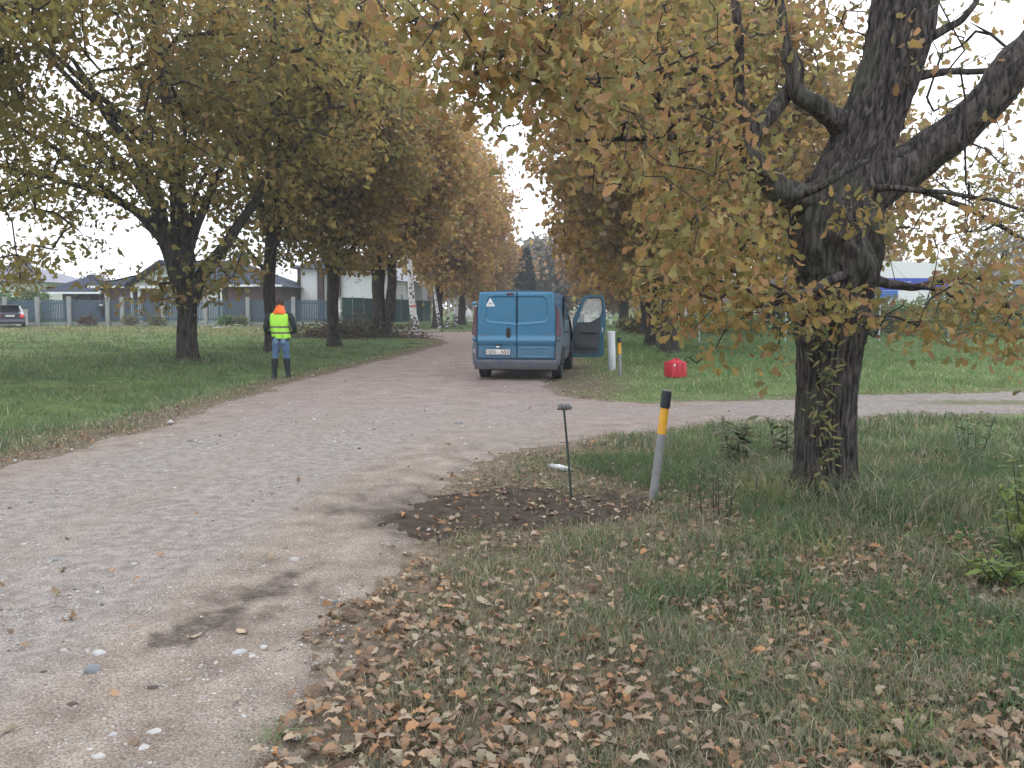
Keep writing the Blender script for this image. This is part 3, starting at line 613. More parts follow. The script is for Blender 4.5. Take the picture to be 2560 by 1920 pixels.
# ================================================================ trees
OAKC = dict(
 olive=np.array([(.235, .205, .075), (.28, .23, .08), (.19, .185, .08), (.30, .22, .09), (.25, .18, .09), (.17, .17, .08)]),
 brown=np.array([(.29, .205, .09), (.34, .225, .09), (.25, .18, .09), (.22, .16, .10), (.27, .24, .09), (.38, .24, .10)]),
 gold=np.array([(.42, .28, .11), (.36, .23, .10), (.46, .31, .12), (.30, .24, .10), (.38, .21, .10), (.28, .23, .09)]),
 rust=np.array([(.40, .24, .13), (.35, .19, .11), (.43, .28, .14), (.30, .20, .12), (.35, .26, .12)]),
 near=np.array([(.33, .26, .09), (.40, .27, .10), (.27, .24, .09), (.39, .23, .11), (.24, .21, .09), (.36, .29, .12), (.30, .19, .10), (.36, .25, .15)]),
 grey=np.array([(.22, .205, .15), (.20, .185, .14), (.25, .22, .16), (.21, .18, .15)]),
 spruce=np.array([(.035, .06, .04), (.05, .08, .055), (.03, .05, .04)]),
 birch=np.array([(.24, .21, .08), (.20, .17, .07), (.28, .22, .08)]))
bark = barkmat('oak_bark', (.022, .020, .019), (.125, .108, .098), 1.5, .45); barkfar = barkmat('oak_bark_far', (.022, .019, .018), (.095, .08, .07), .7)
birchm = birchmat()
OAKC['olive'] = OAKC['olive']*np.array((1.25, 1.2, 1.05)); OAKC['brown'] = OAKC['brown']*np.array((1.22, 1.18, 1.05)); OAKC['gold'] = OAKC['gold']*np.array((1.12, 1.1, 1.0)); twigm = mat('twig_bark', (.045, .038, .035), .9, var=.3)
def densify(P, R, step):
    P = np.asarray(P, float); R = np.asarray(R, float); d = np.concatenate([[0], np.cumsum(np.linalg.norm(np.diff(P, axis=0), axis=1))]); n = max(3, int(d[-1]/step)+1); t = np.linspace(0, d[-1], n)
    # smooth interpolation (Catmull-like through cubic hermite of numpy gradients)
    out_ = np.stack([np.interp(t, d, P[:, k]) for k in range(3)], 1)
    for _ in range(3): out_[1:-1] = .25*out_[:-2]+.5*out_[1:-1]+.25*out_[2:]
    return out_, np.interp(t, d, R)
def gnarl(P, R, amp, seed):
    g = np.random.default_rng(seed); n = len(P); ph = g.uniform(0, 9, 6); t = np.arange(n)
    off = np.stack([np.sin(t*.55+ph[0])+.6*np.sin(t*1.3+ph[1]), np.sin(t*.5+ph[2])+.6*np.sin(t*1.17+ph[3]), .7*np.sin(t*.6+ph[4])], 1)*amp
    return P+off*np.minimum(1, t/4)[:, None]
def fill_branches(skel, A, g, r_tip=.008, step=.5, droop=.0, bias=.25, expo=.44):
    "attach every attractor to the nearest existing branch node; returns tubes and the node positions of the new twigs"
    NP_ = [p for P, R in skel for p in P]; pathlen = [i*.0 for P, R in skel for i in range(len(P))]; parent = [-1]*len(NP_); base_n = len(NP_)
    c = np.mean(NP_, axis=0); dmin = np.array([min(np.linalg.norm(a-p) for p in NP_[::3]) for a in A]); A = A[np.argsort(dmin)]
    cap = base_n+len(A)*14; arr = np.empty((cap, 3)); arr[:base_n] = NP_; pl = np.zeros(cap); n = base_n; par = np.full(cap, -1); chains = []; cnt = np.zeros(cap)
    for a in A:
        d = np.linalg.norm(arr[:n]-a, axis=1); below = np.maximum(0, arr[:n, 2]-a[2]); j = int(np.argmin(d+bias*pl[:n]+.15*below))
        L_ = d[j]; k = int(min(12, max(2, round(L_/step)))); t = np.linspace(0, 1, k+1)[1:, None]; b0 = arr[j]
        side = g.normal(0, .10*L_, 3); P = b0+(a-b0)*t+side*np.sin(t*PI)+g.normal(0, .03*step, (k, 3)); P[:, 2] += .12*L_*np.sin(t[:, 0]*PI)-droop*L_*t[:, 0]**2
        i0 = n; arr[n:n+k] = P; pl[n:n+k] = pl[j]+L_*t[:, 0]; par[n] = j; par[n+1:n+k] = np.arange(n, n+k-1); chains.append((j, i0, k)); n += k
        q = n-1
        while q >= base_n: cnt[q] += 1; q = par[q]
    tubes = []
    for j, i0, k in chains:
        P = np.vstack([arr[j], arr[i0:i0+k]]); r = r_tip*np.maximum(cnt[i0:i0+k], 1)**expo; R = np.concatenate([[r[0]], r]); tubes.append((P, R))
    return tubes, arr[base_n:n], cnt[base_n:n]
def foliage(centers, per, spread, size, pal, g, tpl, flat=.55, droop=.35, clump=(.35, 3), keepf=None):
    per = int(per*.88); size = size*1.06; P = np.repeat(centers, per, 0); P = P+g.normal(0, 1, P.shape)*np.array((spread, spread, spread*flat))
    if keepf is not None: P = P[keepf(P)]
    n = len(P); D = g.normal(0, 1, (n, 3)); D[:, 2] -= droop; Nn = g.normal(0, .75, (n, 3)); Nn[:, 2] += .8
    ci = noise3(P, .55, 5); j = np.clip((ci*len(pal)*1.9-len(pal)*.45+g.normal(0, .9, n)), 0, len(pal)-1).astype(int)
    col = pal[j]*g.uniform(.7, 1.3, n)[:, None]*(0.86+.3*noise3(P, 1.3, 9))[:, None]
    return leaf_mesh('foliage', tpl, P, D, Nn, size*(1.12 if tpl is LEAF_MID else 1)*g.uniform(.6, 1.25, n), col, leafm)
def oak(label, base, height, crown, trunk_r, pal, nA, per, lsize, seed, fork=2.6, limbs=7, spread=.5, bends=None, group='oaks lining the road', low=.0, name='oak_tree', holes=.42, twin=False, bk=None, lean=(0, 0), sides=10, shape=1.0, extra=(), forks=()):
    "crown = (dx, dy, cz, rx, ry, rz)"
    g = np.random.default_rng(seed); bx, by = base; bz = Hf(bx, by)-.08; t = thing(name, label, 'tree', (bx, by, bz), 0, group)
    dx, dy, cz, rx, ry, rz = crown; C = np.array((dx, dy, cz)); B = np.zeros(3)
    top = np.array((lean[0]+dx*.6, lean[1]+dy*.6, height*.86)); zs = [0, .25, .8, fork*.6, fork, (fork+height)*.5, height*.86]
    tp = [B, B+(0, 0, .25), np.array((lean[0]*.1, lean[1]*.1, .8)), np.array((lean[0]*.25, lean[1]*.25, fork*.6)), np.array((lean[0]*.4, lean[1]*.4, fork)), (np.array((lean[0]*.4, lean[1]*.4, fork))+top)/2+g.normal(0, .25, 3), top]
    tr = [trunk_r*1.5, trunk_r*1.15, trunk_r, trunk_r*.93, trunk_r*1.02, trunk_r*.45, trunk_r*.1]
    P, R = densify(tp, tr, .35); P = gnarl(P, R, trunk_r*.09, seed); skel = [(P, R)]
    if twin:
        q0 = np.array((trunk_r*1.3, 0, 0)); P2, R2 = densify([q0*.5, q0+(0.02, 0, .5), q0*1.6+(0, 0, fork), q0*4+(0, 0, height*.7)], [trunk_r*1.1, trunk_r*.85, trunk_r*.7, trunk_r*.12], .35); skel.append((gnarl(P2, R2, .05, seed+1), R2))
    fk = P[np.argmin(abs(P[:, 2]-fork))]
    for i in range(limbs):
        a = 2*PI*(i+g.uniform(-.3, .3))/limbs+seed; e = g.uniform(-.35, .55) if i % 3 else g.uniform(-.6, -.2); zt = cz+e*rz*.9
        z0 = fork*g.uniform(.86, 1.0)+max(0, (e+.3))*height*.28; s0 = P[np.argmin(abs(P[:, 2]-z0))]
        tgt = C+np.array((math.cos(a)*rx*.72, math.sin(a)*ry*.72, e*rz*.8)); mid = (s0+tgt)/2+np.array((0, 0, .07*rx if e > -.2 else .16*rx))+g.normal(0, .35, 3); q1 = s0*.72+mid*.28+np.array((0, 0, .25))
        r0 = trunk_r*g.uniform(.36, .52); Pb, Rb = densify([s0, q1, mid, tgt], [r0, r0*.8, r0*.5, r0*.15], .45); skel.append((gnarl(Pb, Rb, .06, seed+i+3), Rb))
    for k, fk_ in enumerate(forks):
        Pb = [pt(a[0], a[1], by)-np.array((bx, by, bz)) for a in fk_]; Pb, Rb = densify(Pb, [a[2]*.82*by/FPX for a in fk_], .35); skel.append((gnarl(Pb, Rb, .05, seed+90+k), Rb))
    # attractor cloud inside the crown
    A = []
    while len(A) < nA:
        u = g.normal(0, 1, 3); u /= np.linalg.norm(u); rr_ = g.uniform(.25, 1)**.5*(1+.22*(fbm(np.array([u[0]*2.2+seed]), np.array([u[1]*2.2+u[2]*1.9]), 7, 2)[0]-.5)*2)
        q = C+u*rr_*np.array((rx, ry, rz*(shape if u[2] > 0 else 1)));
        if q[2] < fork*.62+low: continue
        if noise3(q[None]+seed*3.3, .42, 3)[0] < holes-.06: continue
        A.append(q)
    for (px, py, sx, sy, n_) in extra:
        for _ in range(n_): A.append(pt(px+g.normal(0, sx), py+g.normal(0, sy), by+g.normal(0, 1.2))-np.array((bx, by, bz)))
    A = np.array(A); tubes, nd, cnt = fill_branches(skel, A, g, r_tip=.011+.0007*rx, step=.6)
    V, F = joinnp([tube_np(p, r, sides) for p, r in skel]); me = mk('trunk', V, F, bk or barkfar, smooth=True)
    link('trunk', me, t)
    V, F = joinnp([tube_np(p, r, 4) for p, r in tubes]); tag(link('branches', mk('branches', V, F, bk or barkfar, smooth=True), t), kind='stuff')
    me = foliage(np.concatenate([A, nd[(cnt < 4)][::4]]), per, spread, lsize*1.13, pal, g, LEAF_MID if seed in (1, 2) else LEAF_FAR)
    tag(link('foliage', me, t), kind='stuff'); return t
gr = lambda px, py: at(px, py)
b1 = gr(470, 905)
oak('big left oak with thick dark trunk standing on the lawn before the bungalow', b1, 14.5, (-1.4, -1.0, 8.9, 8.2, 6.0, 5.4), .29, OAKC['olive'], 700, 36, .165, 1, fork=3.1, limbs=9, spread=.42, low=2.3, holes=.475, extra=[(480, 700, 40, 20, 5), (425, 735, 30, 22, 5), (330, 700, 35, 12, 2), (570, 660, 50, 30, 6), (190, 600, 60, 40, 5), (60, 640, 50, 30, 5), (60, 700, 30, 10, 2)], forks=[[(468, 770, 30), (455, 700, 30), (430, 630, 27), (405, 560, 24), (380, 470, 20), (330, 360, 15), (250, 260, 10), (180, 150, 6)], [(474, 760, 26), (500, 690, 20), (545, 630, 18), (600, 560, 15), (660, 470, 11), (740, 360, 6)], [(415, 600, 16), (340, 520, 13), (230, 470, 10), (110, 440, 7), (10, 420, 4)]], sides=14)
oak('oak standing left of the frame, only its limbs reaching in at the top left', (-15.5, 19.5), 13, (1.0, -1.5, 8.8, 6.6, 5, 4.2), .34, OAKC['olive'], 420, 36, .155, 2, fork=3.2, limbs=9, spread=.4, low=2.2, holes=.46)
b2 = gr(678, 880)
oak('oak directly behind the person in the yellow vest', b2, 15, (.2, .5, 9.3, 4.7, 5.2, 6.3), .22, np.concatenate([OAKC['olive'], OAKC['brown'][:2]]), 470, 40, .175, 3, fork=3.0, limbs=8, spread=.45, low=.25, holes=.43)
b3 = gr(835, 866)
oak('oak with straight knobby trunk right of the person', b3, 15, (.5, 0, 8.6, 3.7, 4.8, 5.6), .25, np.concatenate([OAKC['olive'][:3], OAKC['brown'], OAKC['gold'][:3]]), 420, 42, .19, 4, fork=3.0, limbs=8, spread=.45, low=.3, holes=.41)
b4 = (at(950, 842)[0], at(950, 842)[1]); b4 = (-7.0, 46.5)
oak('twin-stemmed oak beside the brush pile', b4, 15.5, (.5, 0, 9.0, 4.1, 5.2, 5.2), .34, np.concatenate([OAKC['gold'], OAKC['brown']]), 440, 40, .23, 5, fork=3.3, limbs=8, spread=.55, low=.4, holes=.38, twin=True)
oak('golden oak beyond the white birch, left of the road', (-5.9, 70), 17.5, (.3, 0, 9.4, 4.3, 5.5, 7.5), .42, OAKC['gold'], 420, 36, .29, 6, fork=3.6, limbs=7, spread=.7, low=.6, holes=.36)
oak('second golden oak behind the leaning birch', (-4.9, 84), 18.5, (.3, 0, 9.8, 4.4, 5.5, 7.6), .5, np.concatenate([OAKC['gold'], OAKC['rust']]), 400, 36, .32, 7, fork=4, limbs=7, spread=.75, low=.6, holes=.36)
oak('rusty oak far along the left side of the road above the van', (-3.4, 102), 15, (.0, 0, 8.2, 2.9, 5, 6.0), .5, np.concatenate([OAKC['rust'], OAKC['gold'][:3]]), 330, 34, .36, 8, fork=3.8, limbs=7, spread=.85, low=.4, holes=.35)
oak('small rusty oak low above the van roof, far off', (-2.2, 128), 12, (1.2, 0, 6.2, 4.2, 4, 4.4), .4, OAKC['rust'], 220, 30, .42, 9, fork=2.6, limbs=6, spread=.9)
# right-hand row
oak('oak with stout trunk behind the red canister', gr(1672, 893), 13.5, (.9, .6, 7.4, 4.6, 5.0, 5.6), .27, np.concatenate([OAKC['brown'], OAKC['olive'][:2]]), 480, 32, .21, 10, fork=2.7, limbs=8, spread=.45, low=.5, holes=.42)
oak('oak with dark trunk just left of and behind the stout one', gr(1633, 872), 14.5, (.2, 1.0, 8.2, 5.0, 5.2, 6.0), .3, OAKC['gold'], 460, 30, .24, 11, fork=3.0, limbs=8, spread=.5, low=.5, holes=.41)
oak('oak farther along the right side of the road', (7.9, 52), 15, (.2, 0, 8.2, 4.5, 5.6, 6.6), .36, np.concatenate([OAKC['gold'], OAKC['brown']]), 420, 28, .31, 12, fork=3, limbs=7, spread=.6, low=.3, holes=.39)
oak('oak well down the right side of the road, behind the van door', (9.4, 74), 15, (0, 0, 8.0, 6.0, 6, 6.4), .4, OAKC['brown'], 380, 26, .38, 13, fork=3, limbs=7, spread=.75, low=.2, holes=.37)
oak('brownish oak far down the right side of the road', (12.5, 100), 14.5, (0, 0, 7.6, 6.6, 6, 6.4), .4, OAKC['rust'], 330, 26, .46, 14, fork=3, limbs=7, spread=.9)
oak('oak on the meadow at right, behind the near oak trunk', (14.5, 42), 12.5, (0, 0, 7.6, 5.2, 5, 4.8), .3, OAKC['brown'], 320, 26, .27, 15, fork=3, limbs=8, spread=.55, holes=.45, low=1.2)
oak('round greyish brown tree at the far end of the road', (6.3, 145), 13, (0, 0, 6.8, 6.4, 6, 5.8), .35, OAKC['grey'], 300, 28, .6, 16, fork=2.6, limbs=6, spread=1.0, group=None, name='broadleaf_tree')
oak('pale brown tree beyond the round grey one, far right of the road', (15.5, 150), 12, (0, 0, 6.6, 6.4, 6, 5.4), .35, np.concatenate([OAKC['grey'], OAKC['rust'][:1]]), 260, 26, .6, 17, fork=2.4, limbs=6, spread=1.0, group=None, name='broadleaf_tree')
# distant tree line
g = np.random.default_rng(5)
for i, (X_, Y_, h_, pal, lb) in enumerate([(-30, 175, 12, 'grey', 'hazy grey tree far behind the white house'), (-16, 170, 13, 'gold', 'far golden tree between the white birch and the leaning birch'), (-9, 190, 13, 'grey', 'far grey tree low behind the left row of oaks'), (28, 140, 12, 'rust', 'far rusty tree at right seen through the right row'), (40, 130, 11, 'grey', 'far greyish tree right of the rusty one'), (55, 135, 12, 'brown', 'far brown tree behind the blue and white trailer'), (72, 130, 13, 'grey', 'far grey tree at the right frame edge'), (-70, 150, 7, 'grey', 'low bare-looking tree on the skyline between the left houses'), (-58, 160, 8, 'grey', 'low grey tree on the skyline behind the bungalow carport')]):
    oak(lb, (X_, Y_), h_, (0, 0, h_*.58, h_*.46, h_*.42, h_*.44), .3, OAKC[pal], 150, 20, .6 if pal != 'grey' else .4, 40+i, fork=2.2, limbs=5, spread=.9, group='far trees on the skyline', name='broadleaf_tree', sides=6, holes=.42)
# dark spruce
def spruce(base, h, r, label, seed):
    g = np.random.default_rng(seed); t = thing('spruce_tree', label, 'tree', (*base, Hf(*base)-.1)); link('trunk', mk('trunk', *tube_np(np.array([(0, 0, 0), (0, 0, h*.5), (0, 0, h)]), np.array((.3, .18, .03)), 8), barkfar, smooth=True), t)
    n = 2600; z = h*g.uniform(.08, 1, n)**.8; a = g.uniform(0, 2*PI, n); rr_ = r*(1-z/h)*g.uniform(.2, 1, n)**.5*(1+.2*np.sin(z*6)); P = np.stack([np.cos(a)*rr_, np.sin(a)*rr_, z-.15*rr_], 1)
    D = np.stack([np.cos(a), np.sin(a), -.5+0*a], 1)+g.normal(0, .3, (n, 3)); tag(link('foliage', leaf_mesh('foliage', LEAF_FAR, P, D, np.tile((0, 0, 1.0), (n, 1))+g.normal(0, .3, (n, 3)), g.uniform(.5, .9, n), OAKC['spruce'][g.integers(0, 3, n)], leafm), t), kind='stuff')
spruce((1.8, 122), 10, 2.6, 'dark spruce above the van roof at the end of the road', 1)
spruce((-.4, 132), 8.5, 2.4, 'smaller dark spruce left of the taller one, above the van', 2)
# birches
def birch(label, base, h, r0, lean, seed, leaves=40, per=26, bend=0):
    g = np.random.default_rng(seed); t = thing('birch_tree', label, 'tree', (*base, Hf(*base)-.05), 0, 'birches left of the road'); z = np.linspace(0, 1, 14)
    P = np.stack([lean[0]*z+bend*np.sin(z*PI), lean[1]*z, h*z], 1); P = gnarl(P, z, .05, seed); link('trunk', mk('trunk', *tube_np(P, r0*(1.18-1.1*z)+.01+r0*.3*np.exp(-z*30), 9), birchm, smooth=True), t)
    tubes = []; C = []
    for i in range(leaves):
        u = g.uniform(.45, 1); q = np.array([np.interp(u, z, P[:, k]) for k in range(3)]); a = g.uniform(0, 2*PI); L_ = (1.1-u)*h*.22+.5; e = q+np.array((math.cos(a)*L_, math.sin(a)*L_, L_*.5)); dr_ = e+np.array((math.cos(a)*.3, math.sin(a)*.3, -.7)); tubes.append((np.array([q, (q+e)/2+(0, 0, .1), e, dr_]), np.array((.03, .02, .012, .006)))); C += [e, dr_, (q+e)/2]
    V, F = joinnp([tube_np(p, r, 4) for p, r in tubes]); tag(link('branches', mk('branches', V, F, twigm), t), kind='stuff')
    tag(link('foliage', foliage(np.array(C), per//3, .35, .14, OAKC['birch'], g, LEAF_FAR), t), kind='stuff'); return t
bw = birch('white birch with bold black marks and a red tape band beside the twin-stemmed oak', (at(1034, 830)[0]*.93, 55.5), 13, .19, (-1.3, 0), 1)
V, F = tube_np(np.array([(-.165, 0, 1.68), (-.18, 0, 1.80)]), np.array((.215, .215)), 16); link('tape_band', mk('tape_band', V, F, mat('red_white_tape', (.55, .16, .10), .5)), bw)
birch('slender birch leaning right in front of the second golden oak', (-4.95, 76), 16, .17, (1.3, 0), 2, 24)
birch('thin birch stem bowed to the left between two dark oak trunks', (-5.55, 68), 9, .11, (-.5, 0), 3, 14, bend=-.3)
birch('thin birch stem bowed to the right between two dark oak trunks', (-5.15, 70), 9, .10, (-.2, 0), 4, 14, bend=.35)
birch('young thin birch at the right edge behind the meadow bushes', (26.2, 50), 9, .09, (.3, 0), 5, 30)
birch('second thin birch at the far right behind the meadow bushes', (29.3, 52), 10, .09, (-.3, 0), 6, 30)
birch('thin birch behind the near oak, right of its trunk', (22.6, 58), 10, .09, (.4, 0), 7, 26)

# ---------------------------------------------------------------- the near oak
def near_oak():
    g = np.random.default_rng(77); Y0 = at(2065, 1244)[1]; X0 = at(2065, 1244)[0]; z0 = Hf(X0, Y0)-.03
    O = np.array((X0, Y0, z0)); SH = lambda L_: [(a[0], a[1], a[2]*(.86 if a[1] < 460 and a[2] > 60 else .90 if a[1] < 640 else .95))+tuple(a[3:]) for a in L_]; t = thing('oak_tree', 'near oak with burly forked furrowed trunk at right, closest to the camera', 'tree', tuple(O), 0, 'oaks lining the road')
    def PL(L_):
        L_ = SH(L_)
        P = np.array([pt(a[0], a[1], Y0+(a[3] if len(a) > 3 else 0))-O for a in L_]); R = np.array([a[2]*(Y0+(a[3] if len(a) > 3 else 0))/FPX for a in L_]); return P, R
    trunk = PL([(2065, 1262, 92), (2064, 1225, 80), (2064, 1150, 76), (2066, 1040, 75), (2070, 930, 76), (2072, 850, 78), (2080, 770, 88), (2092, 690, 101), (2090, 620, 106), (2096, 560, 106), (2106, 505, 98), (2125, 450, 90), (2150, 380, 82), (2180, 300, 76), (2212, 220, 76), (2240, 130, 80), (2258, 60, 84), (2268, -20, 78), (2280, -150, 70, .2), (2300, -330, 55, .3), (2290, -560, 40, .5), (2300, -800, 20, .4)])
    limbs = [PL(q) for q in [
        [(2130, 500, 76), (2200, 455, 66), (2290, 400, 54), (2370, 345, 50, -.1), (2450, 275, 46, -.2), (2540, 165, 50, -.3), (2640, 60, 44, -.3), (2800, -80, 34, -.2), (2950, -260, 20, 0)],
        [(2060, 520, 62), (2000, 495, 40, -.1), (1950, 480, 34, -.15), (1905, 425, 31, -.2), (1868, 372, 29, -.2), (1850, 352, 18, -.25), (1800, 360, 13, -.3), (1700, 345, 11, -.4), (1580, 345, 8, -.5), (1440, 350, 5, -.6)],
        [(1868, 372, 26, -.2), (1890, 320, 22, -.2), (1935, 275, 20, -.15), (1965, 240, 18, -.1), (1985, 190, 15, 0), (1960, 130, 11, 0), (1945, 60, 10, .1)],
        [(2115, 320, 40), (2075, 290, 27, -.1), (2040, 262, 25, -.15), (1995, 240, 23, -.2), (1986, 200, 22, -.2), (1990, 165, 23, -.2), (1968, 148, 20, -.2), (1962, 90, 12, -.2), (1950, 20, 12, -.2), (1935, -80, 10, -.2), (1920, -260, 6, -.2)],
        [(1868, 330, 14, -.3), (1845, 210, 14, -.4), (1850, 120, 13, -.5), (1840, 20, 12, -.6), (1838, -120, 8, -.6)],
        [(2250, 200, 16), (2330, 182, 11), (2400, 178, 8, .1), (2480, 178, 8, .1), (2600, 150, 5, .2)],
        [(2260, 125, 18, 0), (2320, 95, 13, -.1), (2400, 55, 9, -.1), (2440, 5, 7, -.1), (2490, -80, 5, 0)],
        [(2150, 470, 11, -.15), (2230, 470, 8, -.4), (2370, 482, 6, -.6), (2480, 500, 5, -.6), (2600, 540, 4, -.6)],
        [(2190, 445, 14, .3), (2290, 470, 9, .5), (2420, 520, 7, .7), (2560, 600, 5, .8)],
        [(1985, 495, 12, -.35), (2050, 470, 9, -.5), (2110, 430, 8, -.55), (2170, 400, 6, -.5)],
        [(2100, 690, 12, -.5), (2000, 735, 8, -.9), (1920, 760, 5, -1.1)],
        [(2180, 700, 14, .1), (2280, 720, 9, .3), (2400, 690, 7, .3), (2520, 700, 5, .2)]]]
    # trunk with furrowed bark as real relief
    P, R = densify(trunk[0], trunk[1], .028); seg = 230; T, U, W = frames(P); a = np.arange(seg)*2*PI/seg
    s = np.arange(len(P))*.028; S_, A_ = np.meshgrid(s, a, indexing='ij')
    cx_, sx_ = np.cos(A_), np.sin(A_); wob = fbm(S_*1.6+cx_*1.3, sx_*1.3+S_*.7, 91, 3)-.5
    circ = A_*R[:, None]; u_ = (A_/(2*PI))*40
    ph = u_+1.5*fbm(S_*2.4+cx_*2, sx_*2.0+3, 92, 3); rid = np.abs(np.sin(ph*PI)); rid = rid**.6; brk = sstep(.42, .58, fbm(np.round(ph)*3.1, S_*5.5+np.round(ph)*1.7, 93, 2))
    burl = np.exp(-((P[:, 2]-2.0)/.42)**2)[:, None]*(fbm(S_*5+cx_*2.2, sx_*2.2-S_*2, 94, 3)-.42)*.22
    mound = np.maximum(0, fbm(S_*9+cx_*5, sx_*5-S_*3, 95, 3)-.5)*.10*sstep(.9, 1.5, P[:, 2])[:, None]
    dR = wob*.10*R[:, None]*1.6 + (rid*.036-.020)*(.3+.7*brk) + burl + mound + (fbm(S_*30, A_*12, 96, 2)-.5)*.008
    dR = dR + np.exp(-P[:, 2:3]/.14)*.10*(.5+np.sin(A_*5+1))
    # vertical hollow down the front of the stem
    Rr = R[:, None]+dR; fr = np.exp(-(((A_-5.05+.15*np.sin(S_*2)+PI) % (2*PI)-PI)/.20)**2)*.045*(1-sstep(1.0, 1.6, P[:, 2]))[:, None]; Rr = Rr-fr
    V = P[:, None]+Rr[..., None]*(cx_[..., None]*U[:, None]+sx_[..., None]*W[:, None]); n = seg; m_ = len(P); i = np.arange(m_-1)[:, None]*n; j = np.arange(n)[None]; k = (j+1) % n; F = np.stack([i+j, i+k, i+n+k, i+n+j], -1).reshape(-1, 4)
    link('trunk', mk('trunk', V.reshape(-1, 3), F, bark, smooth=True), t)
    skel = [(P[::11], R[::11])]
    for q, (p_, r_) in enumerate(limbs):
        p2, r2 = densify(p_, r_, .035); p2 = gnarl(p2, r2, .004, q); sg = 28 if r_[0] > .08 else 12; T, U, W = frames(p2); a = np.arange(sg)*2*PI/sg; s = np.arange(len(p2))*.035; S_, A_ = np.meshgrid(s, a, indexing='ij')
        Rr = r2[:, None]*(1+.22*(fbm(S_*4+np.cos(A_)*1.5+q, np.sin(A_)*1.5+S_, 97, 3)-.5)+.10*np.abs(np.sin(A_*6+2*fbm(S_*3, A_, 98, 2))))
        V = p2[:, None]+Rr[..., None]*(np.cos(A_)[..., None]*U[:, None]+np.sin(A_)[..., None]*W[:, None]); n = sg; i = np.arange(len(p2)-1)[:, None]*n; j = np.arange(n)[None]; k = (j+1) % n; F = np.stack([i+j, i+k, i+n+k, i+n+j], -1).reshape(-1, 4)
        link('branch', mk('branch', V.reshape(-1, 3), F, bark, smooth=True), t); skel.append((p2[::8], r2[::8]))
    # twig ends: clusters given by where the leaf masses hang
    cl = [  # px, py, sx, sy, depth, sdepth, n, leaves each
        (1500, 130, 110, 90, 5.9, .8, 40, 13), (1400, 200, 90, 60, 5.3, .5, 22, 12), (1680, 420, 95, 110, 6.6, .8, 34, 12), (1780, 600, 80, 100, 6.4, .6, 32, 12), (1700, 230, 110, 100, 6.6, .8, 28, 11),
        (1880, 650, 60, 90, 6.5, .4, 24, 12), (1700, 690, 70, 55, 6.2, .4, 14, 11), (1700, 780, 60, 38, 6.1, .3, 8, 10), (1900, 740, 50, 28, 6.1, .3, 8, 10), (1850, 60, 110, 70, 6.8, .8, 16, 10),
        (1200, 50, 110, 55, 5.0, .4, 46, 11), (1060, 40, 70, 45, 5.6, .4, 16, 10), (1230, 200, 50, 50, 4.9, .3, 15, 11), (1400, 60, 70, 60, 5.4, .4, 20, 11), (1520, 330, 60, 50, 6.0, .5, 10, 10),
        (2150, 530, 38, 26, 6.55, .08, 4, 13), (2100, 775, 90, 20, 6.5, .15, 8, 10), (2020, 735, 40, 26, 6.3, .1, 6, 10), (2340, 770, 60, 42, 6.6, .5, 17, 11), (2450, 720, 70, 60, 6.9, .6, 20, 11), (2500, 800, 60, 40, 6.4, .5, 14, 12),
        (2400, 600, 80, 45, 7.4, .8, 8, 8), (2400, 430, 130, 120, 8.4, 1.2, 26, 3), (2420, 160, 120, 120, 8.4, 1.0, 20, 3), (2080, 60, 90, 90, 7.9, .6, 12, 3), (2480, 480, 110, 90, 8.2, 1.2, 20, 8), (2100, 120, 80, 120, 7.6, .8, 20, 7), (2350, 60, 90, 60, 7.6, .8, 10, 6), (2420, 250, 90, 90, 8.2, .8, 13, 6), (2320, 480, 80, 60, 8.0, .8, 12, 8), (1960, 860, 24, 30, 6.6, .2, 4, 7), (1715, 870, 20, 25, 6.3, .1, 3, 9)]
    A = []; N_ = []
    for (px, py, sx, sy, yy, sy_, n_, lv) in cl:
        for _ in range(n_):
            q = pt(px+g.normal(0, sx), py+g.normal(0, sy), max(3.4, yy+g.normal(0, sy_))); A.append(q-O); N_.append(lv)
    up = []
    for _ in range(170):   # the rest of the crown, above the picture
        u = g.normal(0, 1, 3); u /= np.linalg.norm(u); q = np.array((-.3, .2, 6.4))+u*g.uniform(.4, 1)**.5*np.array((5.0, 4.6, 3.6))
        w_ = q+O; b_ = (960-190*0)*0
        if w_[2]-CAM_H > 0.36*max(w_[1], .3)+.2: up.append(q)
    for q in up: A.append(q); N_.append(12)
    A = np.array(A); N_ = np.array(N_)
    tubes, nd, cnt = fill_branches(skel, A, g, r_tip=.0035, step=.28, droop=.05, bias=.15, expo=.42)
    V, F = joinnp([tube_np(p, r, 5) for p, r in tubes]); tag(link('twigs', mk('twigs', V, F, twigm, smooth=True), t), kind='stuff')
    N_ = (N_*1.75).astype(int); P = np.repeat(A, N_, 0); n = len(P); P = P+g.normal(0, 1, (n, 3))*np.array((.15, .15, .12)); D = g.normal(0, .8, (n, 3)); D[:, 2] -= .55; Nn = g.normal(0, .7, (n, 3)); Nn[:, 2] += .35; Nn[:, 1] -= .35
    size = g.uniform(.045, .10, n); pal = OAKC['near']; ci = noise3(P, 1.5, 5); j = np.clip(ci*len(pal)*1.8-len(pal)*.4+g.normal(0, 1.3, n), 0, len(pal)-1).astype(int); col = pal[j]*g.uniform(.75, 1.25, n)[:, None]
